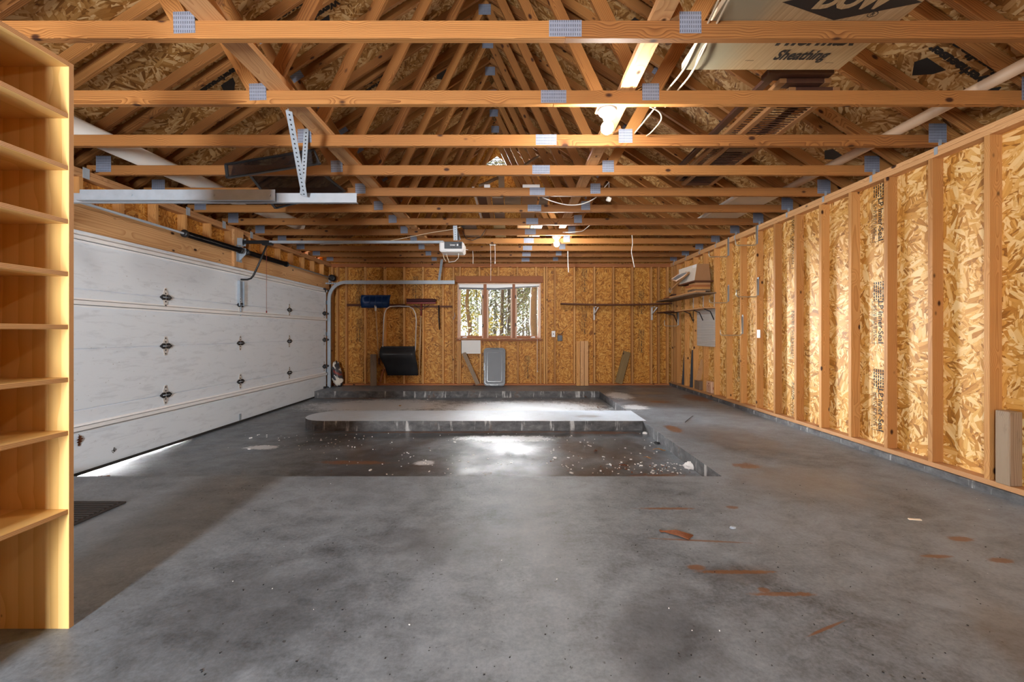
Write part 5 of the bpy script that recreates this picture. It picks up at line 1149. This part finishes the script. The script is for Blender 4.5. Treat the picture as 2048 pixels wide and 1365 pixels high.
tag(mb.build('pit_debris'), 'white crumbs and grit scattered over the pit floor', 'debris', kind='stuff')
p = onfloor(1827, 1040); o = beam('wood_chip', (p.x-0.03, p.y, 0.004), (p.x+0.035, p.y-0.012, 0.004), 0.016, 0.006, M['woodwhite'], None, bev=0.001); tag(o, 'pale wood chip on the floor at right', 'wood chip')
p0, p1 = onfloor(1321, 1066), onfloor(1388, 1076)
mb = MB()
for k in range(5): mb.tube([p0+Vector((0, k*0.004, 0.006)), (p0+p1)/2+Vector((0, 0.012-k*0.010, 0.02-k*.002)), p1+Vector((-.01*k, -k*0.010+.01, 0.006))], 0.0045, M['leafbrown'], 5)
tag(mb.build('bark_strip'), 'rust brown bark strip lying on the foreground concrete', 'bark strip')
p = onfloor(1466, 1057); lump('lint_tuft', p, (0.02, 0.013, 0.008), M['galv'], 'small grey lint tuft on the foreground concrete', 'lint', 4.0, 2)
mb = MB(); 
for k in range(300):
    px, py = rr.uniform(400, 2000), 965+400*rr.random()**1.6; p = onfloor(px, py); s_ = rr.uniform(0.0012, 0.0034)
    if p.x > 3.2: continue
    mb.box((p.x, p.y, s_*0.4), (s_*rr.uniform(1, 2.5), s_, s_*0.8), M['black'] if rr.random() < .93 else M['snow'], Euler((0, 0, rr.uniform(0, 3))))
tag(mb.build('floor_grit'), 'tiny dark grit scattered over the near concrete floor', 'debris', kind='stuff')
cable([(1370, 845, F*1.125/(845-CY)), (1378, 838, F*1.125/(838-CY)), (1386, 832, F*1.125/(832-CY))], 0.003, M['black'], 'thin bent twig on the right walkway', 'twig', 'twig')
# ------------------------------------------------------------------ outdoors
gr = MB(); gr.bb(-30, 30, 9.6, 60, -0.6, -0.3, M['litter']); tag(gr.build('ground'), kind='structure')
gr = MB(); gr.bb(-14, -3.86, -6, 14, -0.40, -0.175, M['drive']); tag(gr.build('driveway'), kind='structure')
def tree(x, y, h, kind, label, group=None, seed=0, leaves=700, tr=0.10, c0=0.25):
    rg = random.Random(seed); base = Vector((x, y, -0.35))
    r = tag(empty('tree', base), label, 'tree', group)
    mb = MB(); top = base+Vector((rg.uniform(-.3, .3), rg.uniform(-.3, .3), h)); n = 8
    P = [base+(top-base)*k/n+Vector((rg.uniform(-.06, .06), rg.uniform(-.06, .06), 0))*(1 if 0 < k < n else 0) for k in range(n+1)]
    mb.tube(P, [tr*(1-0.85*k/n) for k in range(n+1)], M['bark'], 8); tips = []
    for k in range(16):
        t = rg.uniform(c0, 0.97); i = int(t*n); p = P[i]+(P[i+1]-P[i])*(t*n-i); a = rg.uniform(0, 6.28); L = h*rg.uniform(.10, .24)*(1.1-t*.5)
        q = p+Vector((math.cos(a)*L*.6, math.sin(a)*L*.6, L*.35)); q2 = p+Vector((math.cos(a)*L, math.sin(a)*L, L*.9)); mb.tube([p, q, q2], [tr*.32*(1.1-t), tr*.2*(1.1-t), 0.006], M['bark'], 5); tips += [q, q2, (p+q)/2, (q+q2)/2]
    mb.build('trunk', r)
    if leaves:
        bm = bmesh.new()
        for k in range(leaves):
            c = rg.choice(tips)+Vector((rg.gauss(0, .28), rg.gauss(0, .28), rg.gauss(0, .24))); s_ = rg.uniform(.045, .10)
            R = Euler((rg.uniform(-1, 1), rg.uniform(-1, 1), rg.uniform(0, 6.28))).to_matrix()
            bm.faces.new([bm.verts.new(c+R @ Vector(v)) for v in ((-s_, 0, 0), (0, -s_*.5, 0), (s_, 0, s_*.2), (0, s_*.5, 0))])
        me = bpy.data.meshes.new('foliage'); bm.to_mesh(me); bm.free(); me.materials.append(kind); link('foliage', me, Matrix.Translation(base), r); 
        me.transform(Matrix.Translation(-base))
    return r
tree(-1.35, 13.5, 6.5, M['leafyellow'], 'yellow green tree filling the left window pane', seed=1, leaves=4200, tr=0.09, c0=0.08)
tree(-0.52, 16.0, 8.0, M['leafdark'], 'grey green slender tree in the middle window pane', seed=2, leaves=3600, tr=0.10, c0=0.1)
tree(0.72, 13.0, 7.0, M['leafdark'], 'dark thick trunked tree in the right window pane', seed=3, leaves=3800, tr=0.16, c0=0.08)
rg0 = random.Random(9)
for k in range(34): tree(rg0.uniform(-4.6, 3.0), rg0.uniform(17, 34), rg0.uniform(7, 11), [M['leafgreen'], M['leafdark'], M['leafyellow']][k % 3], 'slender bare-trunked tree in the woods far beyond the window', 'woods behind the garage', seed=20+k, leaves=900, tr=rg0.uniform(.06, .14), c0=0.2)
